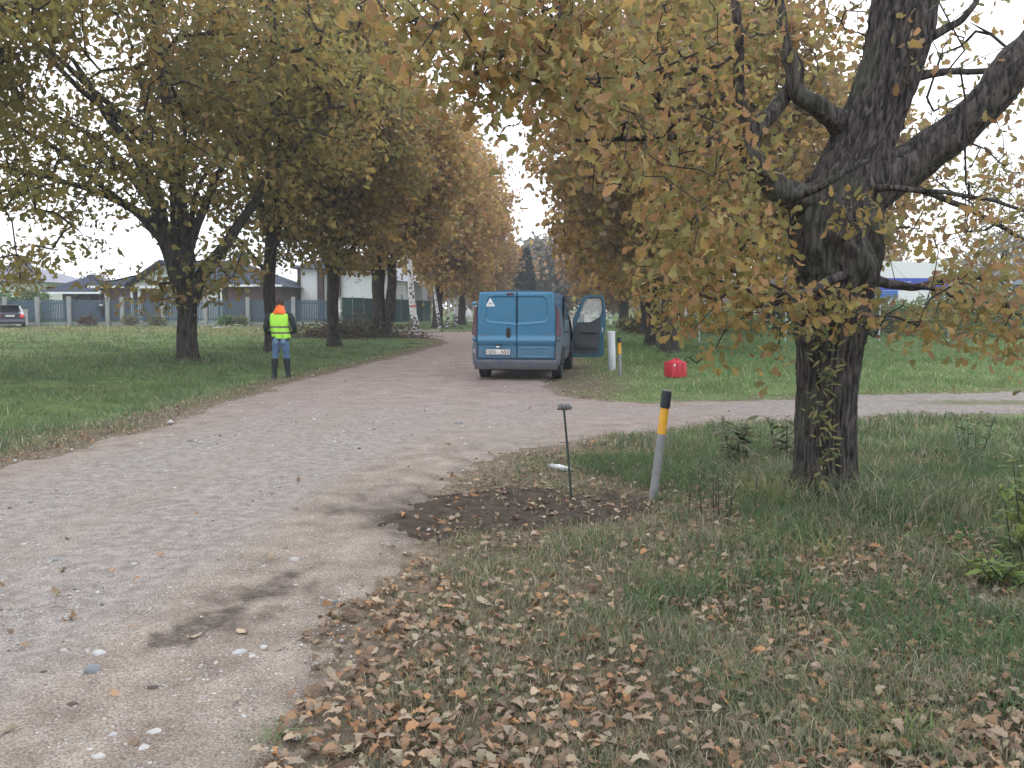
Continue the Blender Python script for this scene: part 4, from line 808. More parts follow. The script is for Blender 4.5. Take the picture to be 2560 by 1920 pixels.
    wd = P+O; dist = np.linalg.norm(wd-np.array((0, 0, CAM_H)), axis=1); okk = (dist > 3.6); u_ = wd[:, 0]/wd[:, 1]*FPX*1.0+1280; v_ = 770-(wd[:, 2]-CAM_H)/wd[:, 1]*FPX; front = (wd[:, 1] < Y0+.1) & (u_ > 1985) & (u_ < 2215) & (v_ < 1250) & ~((np.abs(u_-2150) < 95) & (np.abs(v_-530) < 62)) & ~((np.abs(v_-775) < 62) & (u_ < 2230)); front |= (u_ > 2215) & (u_ < 2420) & (v_ > 230) & (v_ < 520) & (wd[:, 1] < Y0+.1); front |= (u_ > 1635) & (u_ < 1745) & (v_ > 845); front |= (u_ > 2195) & (u_ < 2325) & (v_ > 650) & (v_ < 765); front |= (u_ < 1575) & (v_ > 470) & (wd[:, 1] < 9); okk &= ~front; P, D, Nn, size, col, dist, wd = P[okk], D[okk], Nn[okk], size[okk], col[okk], dist[okk], wd[okk]
    vis = (np.abs(wd[:, 0]/wd[:, 1]) < .58) & ((wd[:, 2]-CAM_H)/wd[:, 1] < .34); score = np.where(vis, size/dist, 0); big = np.argsort(-score)[:300]; small = np.setdiff1d(np.arange(len(P)), big)
    Vs = []; Fs = []; Cs = []; k0 = 0; wh = g.integers(0, 4, len(small))
    for q in range(4):
        i = small[wh == q]; tp_ = leaf_tpl(7, [.35, -.4, .6, .1][q], [.15, .3, -.2, .35][q], False, 10+q); W_, k, f = spread_leaves(tp_, P[i], D[i], Nn[i], size[i]); Vs.append(W_); Fs.append((np.arange(len(i))[:, None, None]*k+f[None]).reshape(-1, 4)+k0); k0 += len(W_); Cs.append(np.repeat(col[i], k, 0))
    tag(link('foliage', mk('foliage', np.concatenate(Vs), np.concatenate(Fs), leafm, np.concatenate(Cs)), t), kind='stuff')
    lms = [[mk('leaf', *leaf_tpl(9, c, f, True, 30+s), m_, smooth=True) for s, (c, f) in enumerate([(.4, .25), (-.3, .3)])] for m_ in [solidleaf('hanging_leaf', tuple(c), .4, .6, 1.35) for c in pal]]
    for i in big:
        jj = int(np.argmin(((pal-col[i])**2).sum(1))); o = link('leaf', lms[jj][i % 2], t); d_ = Vector(D[i]).normalized(); n_ = Vector(Nn[i]); n_ = (n_-d_*n_.dot(d_)).normalized(); s_ = n_.cross(d_)
        M = Matrix((d_, s_, n_)).transposed().to_4x4(); M.translation = Vector(P[i]); o.matrix_local = M @ Matrix.Scale(float(size[i]), 4)
    return O
OAK_O = near_oak()

# ---------------------------------------------------------------- plants
LANCE = (np.array([(0, 0, 0), (.35, .12, .03), (.35, -.12, .03), (.7, .09, -.02), (.7, -.09, -.02), (1, 0, -.12)]), np.array([(0, 2, 1, 1), (1, 2, 4, 3), (3, 4, 5, 5)]))
plantm = leafmat('plant_leaf', .35, .5)
def lanced(P, D, Nn, size, col, name='leaves'):
    W, k, _ = spread_leaves(LANCE, P, D, Nn, size); o = np.arange(len(P))[:, None]*k
    return mk(name, W, [np.concatenate([o+np.array([[0, 2, 1]]), o+np.array([[3, 4, 5]])]), o+np.array([[1, 2, 4, 3]])], plantm, np.repeat(col, k, 0))
def weed(label, px, py, h, ns, pal, lsize, seed, spreadr=.1, nleaf=26, name='weed', lean=.15):
    g = np.random.default_rng(seed); q = gz(px, py); t = thing(name, label, 'plant', q); tb = []; P = []; D = []
    for s in range(ns):
        a = g.uniform(0, 2*PI); b0 = np.array((math.cos(a), math.sin(a), 0))*spreadr*g.uniform(0, 1); hh = h*g.uniform(.7, 1.05); u = np.linspace(0, 1, 7)[:, None]; le = g.normal(0, lean, 2); S = b0+np.hstack([u*le[0]*hh, u*le[1]*hh+0*u, u*hh]); tb.append(tube_np(S, np.linspace(.005, .002, 7), 4))
        for k in range(nleaf):
            v = g.uniform(.15, 1); p_ = np.array([np.interp(v, u[:, 0], S[:, c]) for c in range(3)]); an = k*2.4+g.uniform(-.4, .4); P.append(p_); D.append((math.cos(an), math.sin(an), g.uniform(-.4, .6)))
    V, F = joinnp(tb); link('stem', mk('stem', V, F, twigm), t); P = np.array(P); D = np.array(D); n = len(P); pal = np.array(pal); c = pal[g.integers(0, len(pal), n)]*g.uniform(.8, 1.2, n)[:, None]
    tag(link('leaves', lanced(P, D, np.tile((0, 0, 1.0), (n, 1))+g.normal(0, .3, (n, 3)), lsize*g.uniform(.6, 1.2, n), c), t), kind='stuff'); return t
weed('dark leafy weed standing before the side track, left of the near oak', 1852, 1165, .62, 4, [(.07, .08, .04), (.11, .13, .05), (.14, .13, .07)], .18, 1)
weed('smaller dark weed just left of the near oak trunk', 1965, 1150, .48, 3, [(.07, .08, .04), (.11, .12, .05)], .16, 2)
weed('thin brown seed stalk right of the near oak trunk', 2172, 1085, .26, 3, [(.12, .08, .05)], .05, 3)
weed('green bushy weed beyond the near oak at right', 2430, 1150, .42, 7, [(.08, .14, .05), (.10, .16, .06)], .09, 4, .18, 22)
weed('yellow-green leafy shrub cut by the right frame edge', 2590, 1400, .62, 12, [(.20, .27, .07), (.16, .23, .06), (.24, .27, .09)], .13, 5, .22, 26, 'shrub')
weed('low yellow-green plant with spreading narrow leaves near the right edge', 2490, 1455, .17, 12, [(.18, .24, .06), (.14, .21, .06)], .10, 6, .13, 14, 'weed', .7)
weed('small bright seedling plants among leaves right of the near oak foot', 2380, 1365, .10, 8, [(.16, .27, .07)], .07, 7, .35, 6)
weed('small round-leaved green plant before the near oak', 1890, 1350, .09, 6, [(.20, .27, .08)], .07, 8, .14, 6)
weed('brown dry stalks left of the near oak', 1800, 1290, .35, 10, [(.20, .13, .07), (.16, .12, .06)], .07, 9, .3, 9)
# climbing plant on the near trunk
g = np.random.default_rng(31); t = thing('climbing_plant', 'thin climbing plant with narrow yellow-green leaves on the near oak trunk', 'climbing plant', tuple(OAK_O)); P = []; D = []; pts = []
for i, py in enumerate(np.linspace(1262, 735, 34)):
    q = pt(2068-14*math.sin(i*.5)-i*.5, py, OAK_O[1]-.31)-OAK_O
    if q[2] > 1.35: q[1] -= .08*(q[2]-1.35)/.3
    pts.append(q)
    for k in range(5): P.append(q+g.normal(0, .04, 3)*np.array((1, .4, 1))); D.append((g.normal(0, 1), -.5, g.normal(-.3, .6)))
pts = np.array(pts); link('stem', mk('stem', *tube_np(pts, np.full(len(pts), .004), 5), twigm), t); n = len(P)
tag(link('leaves', lanced(np.array(P), np.array(D), np.tile((0, -1.0, .3), (n, 1))+g.normal(0, .4, (n, 3)), g.uniform(.05, .11, n), np.array([(.17, .19, .08), (.28, .25, .10), (.13, .16, .06)])[g.integers(0, 3, n)]), t), kind='stuff')
# bushes: hedge rows and brambles
def bush(label, x, y, rx, ry, h, pal, n, lsize, seed, name='bush', cat='bush', group=None):
    g = np.random.default_rng(seed); t = thing(name, label, cat, (x, y, Hf(x, y)-.05), 0, group); u = g.normal(0, 1, (n, 3)); u /= np.linalg.norm(u, axis=1)[:, None]; rr_ = g.uniform(.3, 1, n)[:, None]**.4*(1+.35*(noise3(u*2+seed, 1.4, seed)[:, None]-.5)*2)
    P = u*rr_*np.array((rx, ry, h*.55))+np.array((0, 0, h*.5)); P = P[P[:, 2] > 0]; m_ = len(P); pal = np.array(pal); nz_ = noise3(P, 1.2, 3); j = np.clip(nz_*len(pal)*1.6-.3*len(pal)+g.normal(0, .6, m_), 0, len(pal)-1).astype(int)
    tb = [tube_np(np.array([(0, 0, 0), P[i]*.5+(0, 0, .1), P[i]]), np.array((.02, .012, .004)), 4) for i in range(0, m_, max(1, m_//26))]; V, F = joinnp(tb); link('stems', mk('stems', V, F, twigm), t)
    tag(link('foliage', leaf_mesh('foliage', LEAF_FAR, P, g.normal(0, 1, (m_, 3)), g.normal(0, .6, (m_, 3))+(0, 0, .8), lsize*g.uniform(.6, 1.3, m_), pal[j]*g.uniform(.8, 1.2, m_)[:, None], leafm), t), kind='stuff'); return t
GP = [(.09, .17, .07), (.12, .22, .08), (.16, .26, .10), (.20, .27, .11)]; BR = [(.22, .19, .10), (.17, .17, .08), (.14, .20, .07), (.26, .20, .12)]
hx = [(8.6, 55, 2.2, 1.2, GP+BR, 'low mixed bush behind the stout oak trunk'), (12.6, 52, 2.4, 1.5, [(.12, .20, .06), (.16, .24, .07)], 'bright green bramble clump right of the stout oak trunk'), (16, 50, 1.8, 1.9, [(.02, .06, .035), (.03, .08, .04)], 'dark green bush just left of the near oak trunk'),
      (18.3, 47, 2.2, 1.6, BR, 'brownish bramble left of the near oak trunk'), (21.5, 47, 2.6, 2.0, GP+BR, 'green bramble behind the first wire fence post'), (25.2, 48, 2.6, 2.1, GP, 'leafy green bramble between the two wire fence posts'), (29, 47, 2.8, 1.9, GP, 'green bramble right of the second wire fence post'),
      (27.5, 53, 3.2, 3.1, [(.12, .20, .08), (.16, .25, .10)], 'taller light green bush at the right frame edge'), (22.5, 56, 3, 2.6, BR, 'tall brownish thicket before the trailer'), (31.5, 50, 2.6, 2.8, GP, 'green bush cut by the right frame edge')]
for i, (X_, Y_, r_, h_, pal, lb) in enumerate(hx): bush(lb, X_, Y_, r_*1.1, 1.3, h_*(1.3 if Y_ < 52 and X_ < 31 and X_ != 21.5 else .95), pal, 1900, .19, 60+i, group='bushes along the wire fence')
# ================================================================ vehicles, person and road things
M_black = mat('black_rubber', (.018, .018, .02), .75); M_dark = mat('dark_plastic', (.03, .032, .036), .6); M_trim = mat('charcoal_trim', (.045, .048, .055), .7, var=.2)
M_glass = mat('tinted_glass', (.02, .028, .032), .08, spec=.6, var=.02); M_chrome = mat('wheel_metal', (.45, .46, .48), .35, .8); M_white = mat('white_paint', (.75, .75, .74), .5, var=.05)
M_clear, _t, _b = nodes('clear_pane'); _b.inputs['Base Color'].default_value = (.85, .88, .86, 1); _b.inputs['Roughness'].default_value = .12; _b.inputs['Transmission Weight'].default_value = 0; _b.inputs['Alpha'].default_value = .2
M_blue = mat('blue_van_paint', (.018, .15, .27), .26, .2, var=.06, scale=3, spec=.5, coat=.5, dirt=((.15, .14, .15), .35, 1.0, .45))
M_bluedirty = mat('dusty_blue_flank', (.035, .10, .165), .45, .15, var=.12, scale=3, dirt=((.13, .125, .13), .4, 1.7, .8))
M_red = mat('red_lens', (.10, .018, .025), .35, var=.15, dirt=((.12, .11, .12), .3, 1.9, .75)); M_bump = mat('dusty_grey_bumper', (.07, .08, .105), .75, var=.2, dirt=((.15, .135, .14), .2, .6, .5))
M_seam = mat('seam_gap', (.008, .009, .01), .9)
def tf(x, y, z, rx=0, ry=0, rz=0): return Matrix.Translation((x, y, z)) @ Matrix.Rotation(rz, 4, 'Z') @ Matrix.Rotation(ry, 4, 'Y') @ Matrix.Rotation(rx, 4, 'X')
def wheel(parent, x, y, r, w_, side, name='wheel'):
    e = MB(); n = 28; prof = [(-w_/2, r*.62), (-w_/2, r*.93), (-w_/2*.8, r), (w_/2*.8, r), (w_/2, r*.93), (w_/2, r*.62)]
    secs = []
    for k in range(n):
        a = 2*PI*k/n; secs.append([(px_, math.cos(a)*pr, math.sin(a)*pr) for px_, pr in prof])
    V = [p for q in secs for p in q]; F = []
    for k in range(n):
        for i in range(6): j = (i+1) % 6; k2 = (k+1) % n; F.append((k*6+i, k*6+j, k2*6+j, k2*6+i))
    tyre = MB().add(V, F).build(name, M_black, parent, True); tyre.location = (x, y, r)
    MB().cyl((side*w_*.30, 0, 0), r*.62, side*w_*.12, 24, 'x').build('rim', M_chrome, tyre, True)
    MB().cyl((side*w_*.42, 0, 0), r*.16, side*w_*.06, 12, 'x').build('hub_cap', M_dark, tyre, True); return tyre
def van():
    g0 = at(1292, 941); ang = -math.radians(8.0)
    t = thing('van', 'blue panel van seen from behind with its right front door open, on the gravel road', 'van', (g0[0]-.02, 18.95, Hf(g0[0], 19.3)+.015), ang)
    prof = [(0.0, .30), (.80, .30), (.88, .36), (.925, .50), (.94, .72), (.935, .95), (.92, 1.10), (.905, 1.25), (.88, 1.45), (.85, 1.62), (.815, 1.76), (.76, 1.86), (.66, 1.915), (.40, 1.94), (0, 1.95)]
    ys = [0, .05, .15, .5, .9, 1.3, 1.7, 2.1, 2.5, 2.9, 2.97, 3.1, 3.25, 3.4, 3.6, 3.8, 3.92, 4.0, 4.15, 4.3, 4.45, 4.6, 4.7, 4.76]
    top = lambda y: np.interp(y, [0, 3.25, 3.6, 4.0, 4.15, 4.3, 4.6, 4.76], [1.95, 1.95, 1.86, 1.52, 1.36, 1.2, 1.05, .82])
    secs = []
    for y in ys:
        s = (top(y)-.8)/1.15; q = 1-.035*sstep(4.3, 4.76, y)-.10*(y > 4.7)-(.012 if y == 0 else 0); pr = [(hw*q, (z if z < .8 else .8+(z-.8)*s)) for hw, z in prof]
        half = [(hw, y, z) for hw, z in pr]; secs.append(half+[(-hw, y, z) for hw, _, z in half[-2:0:-1]])
    n = len(secs[0]); V = [p for q in secs for p in q]; B, G, Wd = [], [], []
    for k in range(len(secs)-1):
        for i in range(n):
            j = (i+1) % n; f = (k*n+i, k*n+j, (k+1)*n+j, (k+1)*n+i); c = np.mean([V[a] for a in f], axis=0); z1 = top(c[1])
            if c[0] > .6 and 2.97 < c[1] < 3.92 and .40 < c[2] < z1-.10: continue            # door opening
            if 3.25 < c[1] < 4.15 and abs(c[0]) < .72 and c[2] > z1-.12 and c[2] > 1.2: G.append(f); continue
            if c[0] < -.7 and 3.1 < c[1] < 3.9 and 1.2 < c[2] < z1-.12: Wd.append(f); continue
            B.append(f)
    B.append(tuple(range(n))); B.append(tuple(range((len(secs)-1)*n, len(secs)*n)))
    def sub(name, fs, m_, sm=True):
        u = sorted({a for f in fs for a in f}); r_ = {a: i for i, a in enumerate(u)}; return MB().add([V[a] for a in u], [[r_[a] for a in f] for f in fs]).build(name, m_, t, sm, auto=35)
    sub('body', B, M_bluedirty); sub('windshield', G, M_clear); sub('side_window', Wd, M_glass)
    # dark liner, bulkhead, seats
    MB().box(-.86, .86, .12, 4.2, .36, .44).build('cabin_floor', M_dark, t); MB().box(-.84, .84, 2.72, 2.76, .44, 1.86).build('bulkhead', M_dark, t)
    MB().box(-.82, .82, 3.95, 4.25, .55, 1.15, .04).build('dashboard', M_dark, t)
    for x in (-.45, .42):
        s = MB().box(x-.24, x+.24, 2.95, 3.4, .60, .82, .05).build('seat', M_trim, t, True); MB().box(x-.23, x+.23, 2.82, 2.98, .8, 1.42, .05).build('backrest', M_trim, s, True); MB().box(x-.13, x+.13, 2.84, 2.94, 1.44, 1.66, .04).build('headrest', M_trim, s, True)
    MB().tube([(-.45+.18*math.cos(a), 3.78, 1.12+.18*math.sin(a)) for a in np.linspace(0, 2*PI, 17)], .014, 6).build('steering_wheel', M_black, t, True)
    # rear doors: pressed sheet with a raised window contour
    def rdoor(x0, x1, name):
        nx, nz = 54, 96; xs = np.linspace(x0, x1, nx); zs = np.linspace(.47, 1.905, nz); Xg, Zg = np.meshgrid(xs, zs, indexing='ij')
        e = np.minimum.reduce([Xg-x0, x1-Xg, Zg-.47, 1.905-Zg]); y = -.022-.014*sstep(0, .03, e)
        cxx = np.abs(Xg-.015); bot = 1.215+.05*(cxx/.68); hw = .685-.02*(Zg-1.2); qx = cxx-hw+.10; qz = np.maximum(Zg-1.82+.10, bot-Zg+.10); d = np.hypot(np.maximum(qx, 0), np.maximum(qz, 0))+np.minimum(np.maximum(qx, qz), 0)-.10
        y = y+.016*(1-sstep(-.012, .004, d))-.010*np.exp(-(d/.012)**2)
        y = y-.012*np.exp(-((Zg-.86)/.05)**2)-.028*sstep(1.1, .84, Zg)*0
        y = y-.020*sstep(.98, .88, Zg)+.020*sstep(.80, .755, Zg)                                  # shelf over the plate recess
        px_, pz_ = np.abs(Xg-.41)-.30, np.abs(Zg-.61)-.10; dd = np.maximum(px_, pz_); y = y-.005*np.exp(-(dd/.010)**2)*(Xg > 0)
        tx_ = np.clip((Zg-1.4)/.5, 0, 1); Xo = Xg*(1-.055*tx_)
        V_ = np.stack([Xo, y, Zg], -1).reshape(-1, 3); i = np.arange(nx-1)[:, None]*nz; j = np.arange(nz-1)[None]; F_ = np.stack([i+j, i+nz+j, i+nz+j+1, i+j+1], -1).reshape(-1, 4)
        bdr = [k*nz for k in range(nx)]+[(nx-1)*nz+k for k in range(1, nz)]+[k*nz+nz-1 for k in range(nx-2, -1, -1)]+[k for k in range(nz-2, 0, -1)]
        m_ = len(V_); back = V_[bdr].copy(); back[:, 1] = .0; V_ = np.vstack([V_, back]); q = len(bdr); F2 = np.array([(bdr[k], m_+k, m_+(k+1) % q, bdr[(k+1) % q]) for k in range(q)])
        return link(name, mk(name, V_, [F_, F2], M_blue, smooth=True), t)
    dl = rdoor(-.842, .012, 'rear_door'); dr_ = rdoor(.020, .842, 'rear_door')
    MB().box(.010, .022, -.03, .0, .47, 1.905).build('door_seam', M_seam, t)
    for z in (1.66, .90):
        for s in (-1, 1): MB().box(s*.915-.045, s*.915+.045, -.035, .06, z-.035, z+.035, .012).build('hinge', M_blue if s < 0 else M_bluedirty, t, True)
    MB().prism([(.055*math.cos(a)-.165, .125*math.sin(a)+1.03) for a in np.linspace(0, 2*PI, 24)[:-1]], -.048, -.03).build('door_handle', M_dark, dl)
    MB().box(-.185, -.145, -.062, -.045, .93, 1.12, .008).build('handle_grip', M_black, dl, True)
    MB().box(-.20, -.05, -.055, -.03, 1.842, 1.888, .01).build('brake_light', mat('dark_red_lens', (.10, .015, .03), .3), dl, True)
    tri = MB().prism([(-.665, 1.60), (-.455, 1.60), (-.56, 1.785)], -.034, -.024).build('triangle_sticker', M_white, dl)
    ink = mat('black_ink', (.02, .02, .022), .6); R90 = Matrix.Rotation(PI/2, 4, 'X')
    text_obj('M', .085, ink, tri, Matrix.Translation((-.56, -.037, 1.65)) @ R90, sx=1.1)
    MB().box(-.455, -.33, -.085, -.03, .748, .782, .006).build('plate_lamp', M_dark, dl, True); MB().box(-.43, -.355, -.075, -.05, .716, .752, .006).build('lamp_lens', mat('white_lens', (.9, .92, .92), .2), dl, True)
    pl = MB().box(-.655, -.125, -.056, -.044, .565, .68, .004).build('number_plate', mat('plate_white', (.62, .60, .57), .5, var=.15, scale=14), dl, True)
    fr_ = MB(); [fr_.box(*b_) for b_ in ((-.665, -.115, -.059, -.046, .680, .689), (-.665, -.115, -.059, -.046, .556, .565), (-.665, -.655, -.059, -.046, .565, .68), (-.125, -.115, -.059, -.046, .565, .68))]; fr_.build('plate_frame', M_dark, dl)
    text_obj('EN', .118, ink, pl, Matrix.Translation((-.515, -.058, .622)) @ R90, ext=.0015); text_obj('-', .10, ink, pl, Matrix.Translation((-.41, -.058, .628)) @ R90, ext=.0015); text_obj('550', .118, ink, pl, Matrix.Translation((-.235, -.058, .622)) @ R90, ext=.0015)
    for z in (.645, .61): MB().cyl((-.63, -.0565, z), .011, -.002, 10, 'y').build('plate_seal', mat('seal_red', (.30, .12, .12), .5), pl)
    fad = mat('faded_badge', (.17, .15, .20), .4, .3); text_obj('RENAULT', .048, fad, dl, Matrix.Translation((-.66, -.040, .985)) @ R90); text_obj('Trafic', .06, fad, dr_, Matrix.Translation((.68, -.040, .985)) @ R90)
    for s in (-1, 1):
        MB().prism([(s*.862, 1.60), (s*.930*.97, 1.56), (s*.965, 1.1), (s*.965, .98), (s*.862, .98)], -.03, .08).build('tail_light', M_red, t)
        MB().prism([(s*.85, .36), (s*.862, .84), (s*.93, .86), (s*.955, .70), (s*.955, .5), (s*.93, .34)], -.05, .10).build('corner_panel', M_bluedirty, t)
    MB().box(-.935, -.89, -.058, -.03, .60, .68, .006).build('side_reflector', mat('clear_reflector', (.32, .28, .30), .3), t, True)
    bp = MB().loft([[(x, y_, z) for y_, z in ((.05, .24), (-.09-.03*c, .25), (-.13-.03*c, .30), (-.13-.03*c, .42), (-.09-.03*c, .455), (.05, .455))] for x, c in ((-.90, -1.6), (-.82, 0), (-.4, .7), (0, 1), (.4, .7), (.82, 0), (.90, -1.6))]).build('rear_bumper', M_bump, t, True)
    for s in (-1, 1): MB().box(s*.62-.10, s*.62+.10, -.150, -.12, .385, .415, .006).build('bumper_reflector', M_red, bp, True)
    MB().box(-.75, .75, .02, 4.4, .22, .32).build('underbody', M_black, t); MB().tube([(.45, -.02, .22), (.45, .6, .24)], .03, 8).build('exhaust_pipe', M_trim, t, True)
    for y in (.85, 3.95):
        for s in (-1, 1):
            wheel(t, s*.815, y, .335, .215, s)
            MB().tube([(s*.925, y+.40*math.cos(a), .335+.40*math.sin(a)) for a in np.linspace(0, PI, 15)], .022, 6).build('wheel_arch', M_black, t, True)
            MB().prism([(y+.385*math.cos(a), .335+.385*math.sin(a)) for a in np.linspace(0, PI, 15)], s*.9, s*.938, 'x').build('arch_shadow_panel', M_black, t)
    MB().box(.905, .945, 1.2, 2.9, .60, .68, .012).build('side_moulding', M_trim, t, True); MB().box(.88, .93, 1.3, 1.32, .5, 1.8).build('door_gap', M_seam, t)
    MB().prism([(1.5, 1.28), (2.75, 1.28), (2.75, 1.64), (1.5, 1.64)], .87, .915, 'x').build('side_window', M_glass, t); MB().box(.94, .975, 1.15, 2.9, 1.0, 1.03, .005).build('sliding_rail', M_trim, t)
    for s in (-1,): MB().box(s*1.0-.07, s*1.0+.07, 3.75, 3.9, 1.15, 1.45, .04).build('wing_mirror', M_dark, t, True)
    MB().tube([(0, 3.1, 1.93), (.0, 3.0, 2.05)], .005, 5).build('antenna', M_black, t)
    # open door, hinged at the front pillar
    dv = bpy.data.objects.new('front_door', None); COL.objects.link(dv); dv.parent = t; dv.location = (.93, 3.88, 0); dv.rotation_euler = (0, 0, math.radians(8.0+1)); dv.scale = (.88, 1, 1)
    def outl(ins, z0=.30, z1=1.90):
        P = [(0+ins, z0+ins), (.86-ins, z0+ins), (.93-ins, z0+.07+ins), (.935-ins, .62), (.915-ins, .80), (.965-ins, 1.0), (.985-ins, 1.22), (.965-ins, 1.55), (.915-ins, z1-.06-ins*.8), (.86-ins, z1-ins), (.44, z1-ins), (.30+ins*.3, z1-.06-ins), (.02+ins, 1.28+ins*.2)]
        return P
    o1 = outl(0); win = [(.14, 1.20), (.52, 1.20), (.80, 1.34), (.865, 1.46), (.855, 1.72), (.81, 1.81), (.47, 1.815), (.36, 1.75)]
    def ringpanel(outer, hole, y0, y1, name, m_, par):
        def tess(y):
            co = [Vector((a, b_, 0)) for a, b_ in outer]; ho = [Vector((a, b_, 0)) for a, b_ in hole]; return mg.tessellate_polygon([co, ho])
        P = list(outer)+list(hole); n = len(P); tr = tess(0); Vv = [(a, y0, b_) for a, b_ in P]+[(a, y1, b_) for a, b_ in P]; Ff = [tuple(f) for f in tr]+[tuple(i+n for i in f)[::-1] for f in tr]
        no = len(outer); Ff += [(i, (i+1) % no, n+(i+1) % no, n+i) for i in range(no)]; nh = len(hole); Ff += [(no+i, no+(i+1) % nh, n+no+(i+1) % nh, n+no+i) for i in range(nh)]
        return MB().add(Vv, Ff).build(name, m_, par)
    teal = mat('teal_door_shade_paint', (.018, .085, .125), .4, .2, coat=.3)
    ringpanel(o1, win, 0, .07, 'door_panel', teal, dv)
    MB().prism(win, .03, .036).build('window_pane', M_clear, dv)
    MB().prism([(.05, .40), (.76, .40), (.79, .62), (.79, 1.02), (.82, 1.26), (.78, 1.31), (.50, 1.17), (.12, 1.16), (.05, 1.05)], -.035, -.002).build('inner_trim', M_trim, dv)
    MB().box(.08, .74, -.07, -.03, .50, .68, .02).build('door_pocket', M_dark, dv, True); MB().box(.25, .70, -.085, -.03, .92, .98, .015).build('armrest', M_dark, dv, True)
    MB().box(.86, .90, -.012, .0, .95, 1.06, .004).build('door_latch', M_chrome, dv); MB().tube([(.15, -.005, 1.19), (.52, -.005, 1.185), (.81, -.005, 1.33), (.885, -.005, 1.46), (.875, -.005, 1.73), (.82, -.005, 1.83), (.47, -.005, 1.835)], .012, 6).build('window_seal', M_black, dv, True)
    MB().box(.20, .36, .08, .22, 1.14, 1.42, .04).build('door_mirror', M_dark, dv, True)
    return t
van()

def car():
    q = at(20, 818); t = thing('parked_car', 'dark purplish car parked by the slatted fence, cut by the left frame edge', 'car', (-32.7, 57.5, Hf(-32.7, 58)+.02), math.radians(30))
    M_car = mat('dark_aubergine_paint', (.03, .032, .06), .3, .3, var=.05, coat=.6)
    prof = [(0, .22), (.74, .22), (.84, .32), (.87, .55), (.87, .78), (.84, .92), (.74, 1.18), (.64, 1.38), (.5, 1.43), (0, 1.45)]
    ys = [0, .06, .25, .5, .8, 1.2, 1.8, 2.3, 2.7, 3.0, 3.3, 3.8, 4.3]; top = lambda y: np.interp(y, [0, .06, .25, .8, 1.2, 2.3, 2.7, 3.3, 3.8, 4.3], [.88, .95, 1.0, 1.38, 1.45, 1.44, 1.36, 1.0, .92, .72]); secs = []
    for y in ys:
        s = (top(y)-.6)/.85; q_ = 1-.05*(y < .03)-.06*(y > 4.2); half = [(hw*q_, y, z if z < .6 else .6+(z-.6)*s) for hw, z in prof]; secs.append(half+[(-a, b_, c) for a, b_, c in half[-2:0:-1]])
    n = len(secs[0]); V = [p for q_ in secs for p in q_]; B, G = [], []
    for k in range(len(secs)-1):
        for i in range(n):
            j = (i+1) % n; f = (k*n+i, k*n+j, (k+1)*n+j, (k+1)*n+i); c = np.mean([V[a] for a in f], axis=0)
            (G if ((.25 < c[1] < .8 and abs(c[0]) < .6 and c[2] > 1.0) or (abs(c[0]) > .66 and .8 < c[1] < 2.9 and c[2] > .95) or (2.6 < c[1] < 3.3 and abs(c[0]) < .6 and c[2] > .95)) else B).append(f)
    B += [tuple(range(n)), tuple(range((len(secs)-1)*n, len(secs)*n))]
    for nm, fs, m_ in (('body', B, M_car), ('window', G, M_glass)):
        u = sorted({a for f in fs for a in f}); r_ = {a: i for i, a in enumerate(u)}; MB().add([V[a] for a in u], [[r_[a] for a in f] for f in fs]).build(nm, m_, t, True)
    for s in (-1, 1):
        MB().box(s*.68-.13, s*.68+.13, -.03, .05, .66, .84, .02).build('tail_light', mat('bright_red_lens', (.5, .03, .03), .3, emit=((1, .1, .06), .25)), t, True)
        for y in (.75, 3.5): wheel(t, s*.77, y, .31, .2, s)
    MB().box(-.26, .26, -.02, .0, .70, .81).build('number_plate', M_white, t); MB().box(-.84, .84, -.10, .05, .36, .52, .04).build('rear_bumper', mat('grey_purple_bumper', (.16, .15, .2), .5), t, True)
    MB().box(-.6, .6, .3, 2.4, 1.452, 1.47).build('roof_rails', M_chrome, t)
car()

# ---------------------------------------------------------------- person
def skinmesh(name, vs, es, rs, material, parent, sub=2, root=0):
    bm = bmesh.new(); sk = bm.verts.layers.skin.verify(); bv = []
    for i, (v, r) in enumerate(zip(vs, rs)):
        q = bm.verts.new(v); r = r if isinstance(r, tuple) else (r, r); q[sk].radius = r; q[sk].use_root = (i == root); bv.append(q)
    for a, b_ in es: bm.edges.new((bv[a], bv[b_]))
    me = bpy.data.meshes.new(name); bm.to_mesh(me); bm.free(); o = bpy.data.objects.new(name, me); COL.objects.link(o)
    m1 = o.modifiers.new('s', 'SKIN'); m1.use_smooth_shade = True; m2 = o.modifiers.new('u', 'SUBSURF'); m2.levels = sub; m2.render_levels = sub
    bpy.context.view_layer.update(); me2 = bpy.data.meshes.new_from_object(o.evaluated_get(bpy.context.evaluated_depsgraph_get())); bpy.data.objects.remove(o)
    me2.name = name; me2.materials.clear(); me2.materials.append(material); me2.polygons.foreach_set('use_smooth', np.ones(len(me2.polygons), bool)); return link(name, me2, parent)
